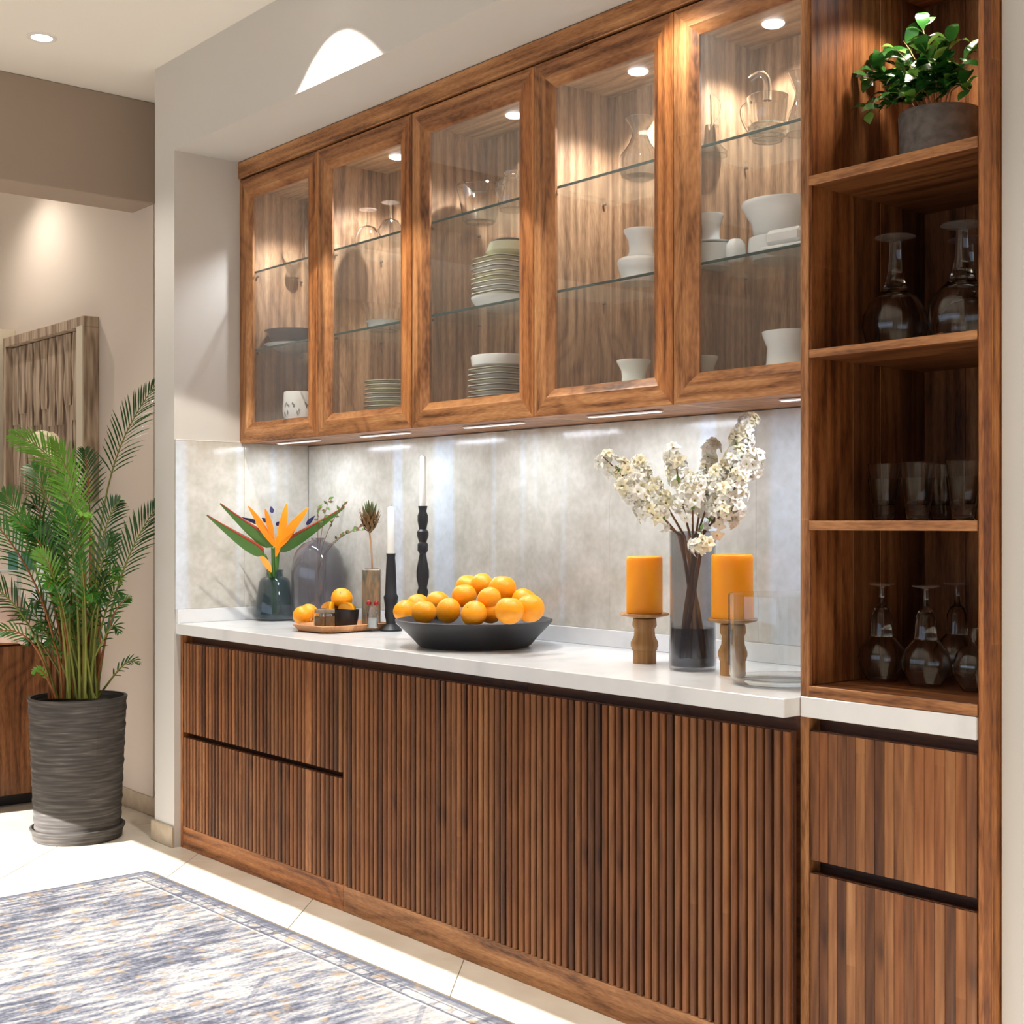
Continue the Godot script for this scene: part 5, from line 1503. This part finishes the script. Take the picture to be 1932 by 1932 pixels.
func build_rug() -> void:
	var o := thing("rug", "faded grey and cream patterned rug with a blue border on the pale floor", "rug", Vector3(0.305, 0.0, 0.885), deg_to_rad(1.2))
	var m := MB.new()
	var a := Vector3(0.004, 0.011, 0.004)
	var b := Vector3(2.996, 0.011, 0.004)
	var c := Vector3(2.996, 0.011, 1.996)
	var d := Vector3(0.004, 0.011, 1.996)
	m.quad(a, b, c, d, Vector3.UP, Vector3.UP, Vector3.UP, Vector3.UP, Vector2(0, 0), Vector2(1, 0), Vector2(1, 1), Vector2(0, 1))
	part("pile", m, M.rug_pile, o)
	part("binding", bx(Vector3(0, 0.0005, 0), Vector3(3.0, 0.0108, 2.0), 0, 0.004), M.rug_binding, o)

func build_lamps() -> void:
	downlight(Vector3(-0.108, CEIL - 0.001, 1.125), 0.8, 46.0, "small round recessed downlight glowing in the ceiling at upper left")
	downlight(Vector3(1.2, CEIL - 0.001, 0.838), 2.5, 43.0, "recessed downlight close to the fascia, throwing the bright scallop")
	var more := [Vector3(2.5, CEIL - 0.001, 1.125), Vector3(0.5, CEIL - 0.001, 2.2), Vector3(1.9, CEIL - 0.001, 2.2), Vector3(3.3, CEIL - 0.001, 2.2), Vector3(3.9, CEIL - 0.001, 1.3), Vector3(0.5, CEIL - 0.001, 3.6), Vector3(2.4, CEIL - 0.001, 3.6), Vector3(5.2, CEIL - 0.001, 1.6)]
	var more_names := ['row over the worktop, second from the tall shelves', 'middle row over the rug, leftmost', 'middle row over the rug, second from left', 'middle row over the rug, third from left', 'row over the worktop, in front of the tall shelves', 'rear row by the garden opening, leftmost', 'rear row by the garden opening, right one', 'row in front of the plain wall right of the tall shelves']
	for p in more: downlight(p, 1.2 if p.z < 1.5 else 0.3, 40.0, "recessed downlight in the %s" % more_names[more.find(p)])
	downlight(Vector3(-1.85, CEIL - 0.001, 0.82), 0.55, 72.0, "recessed downlight over the sideboard in the hall")
	downlight(Vector3(-2.6, CEIL - 0.001, 1.6), 0.7, 46.0, "recessed downlight in the hall ceiling, outside the picture")
	downlight(Vector3(2.50, TOP - 0.001, 0.47), 0.35, 60.0, "recessed downlight in the niche soffit above the right-hand cabinets")

func _ready() -> void:
	rng.seed = 20240611
	camera_and_light()
	make_materials()
	build_shell()
	build_lamps()
	build_base()
	build_tower()
	build_wall_cabinets()
	build_rug()
	build_hall()
	build_tableware()
	build_glasses()
	build_shelf_plant()
	build_bowl()
	build_tray()
	build_strelitzia()
	build_candles()
	build_white_flowers()
	build_palm()
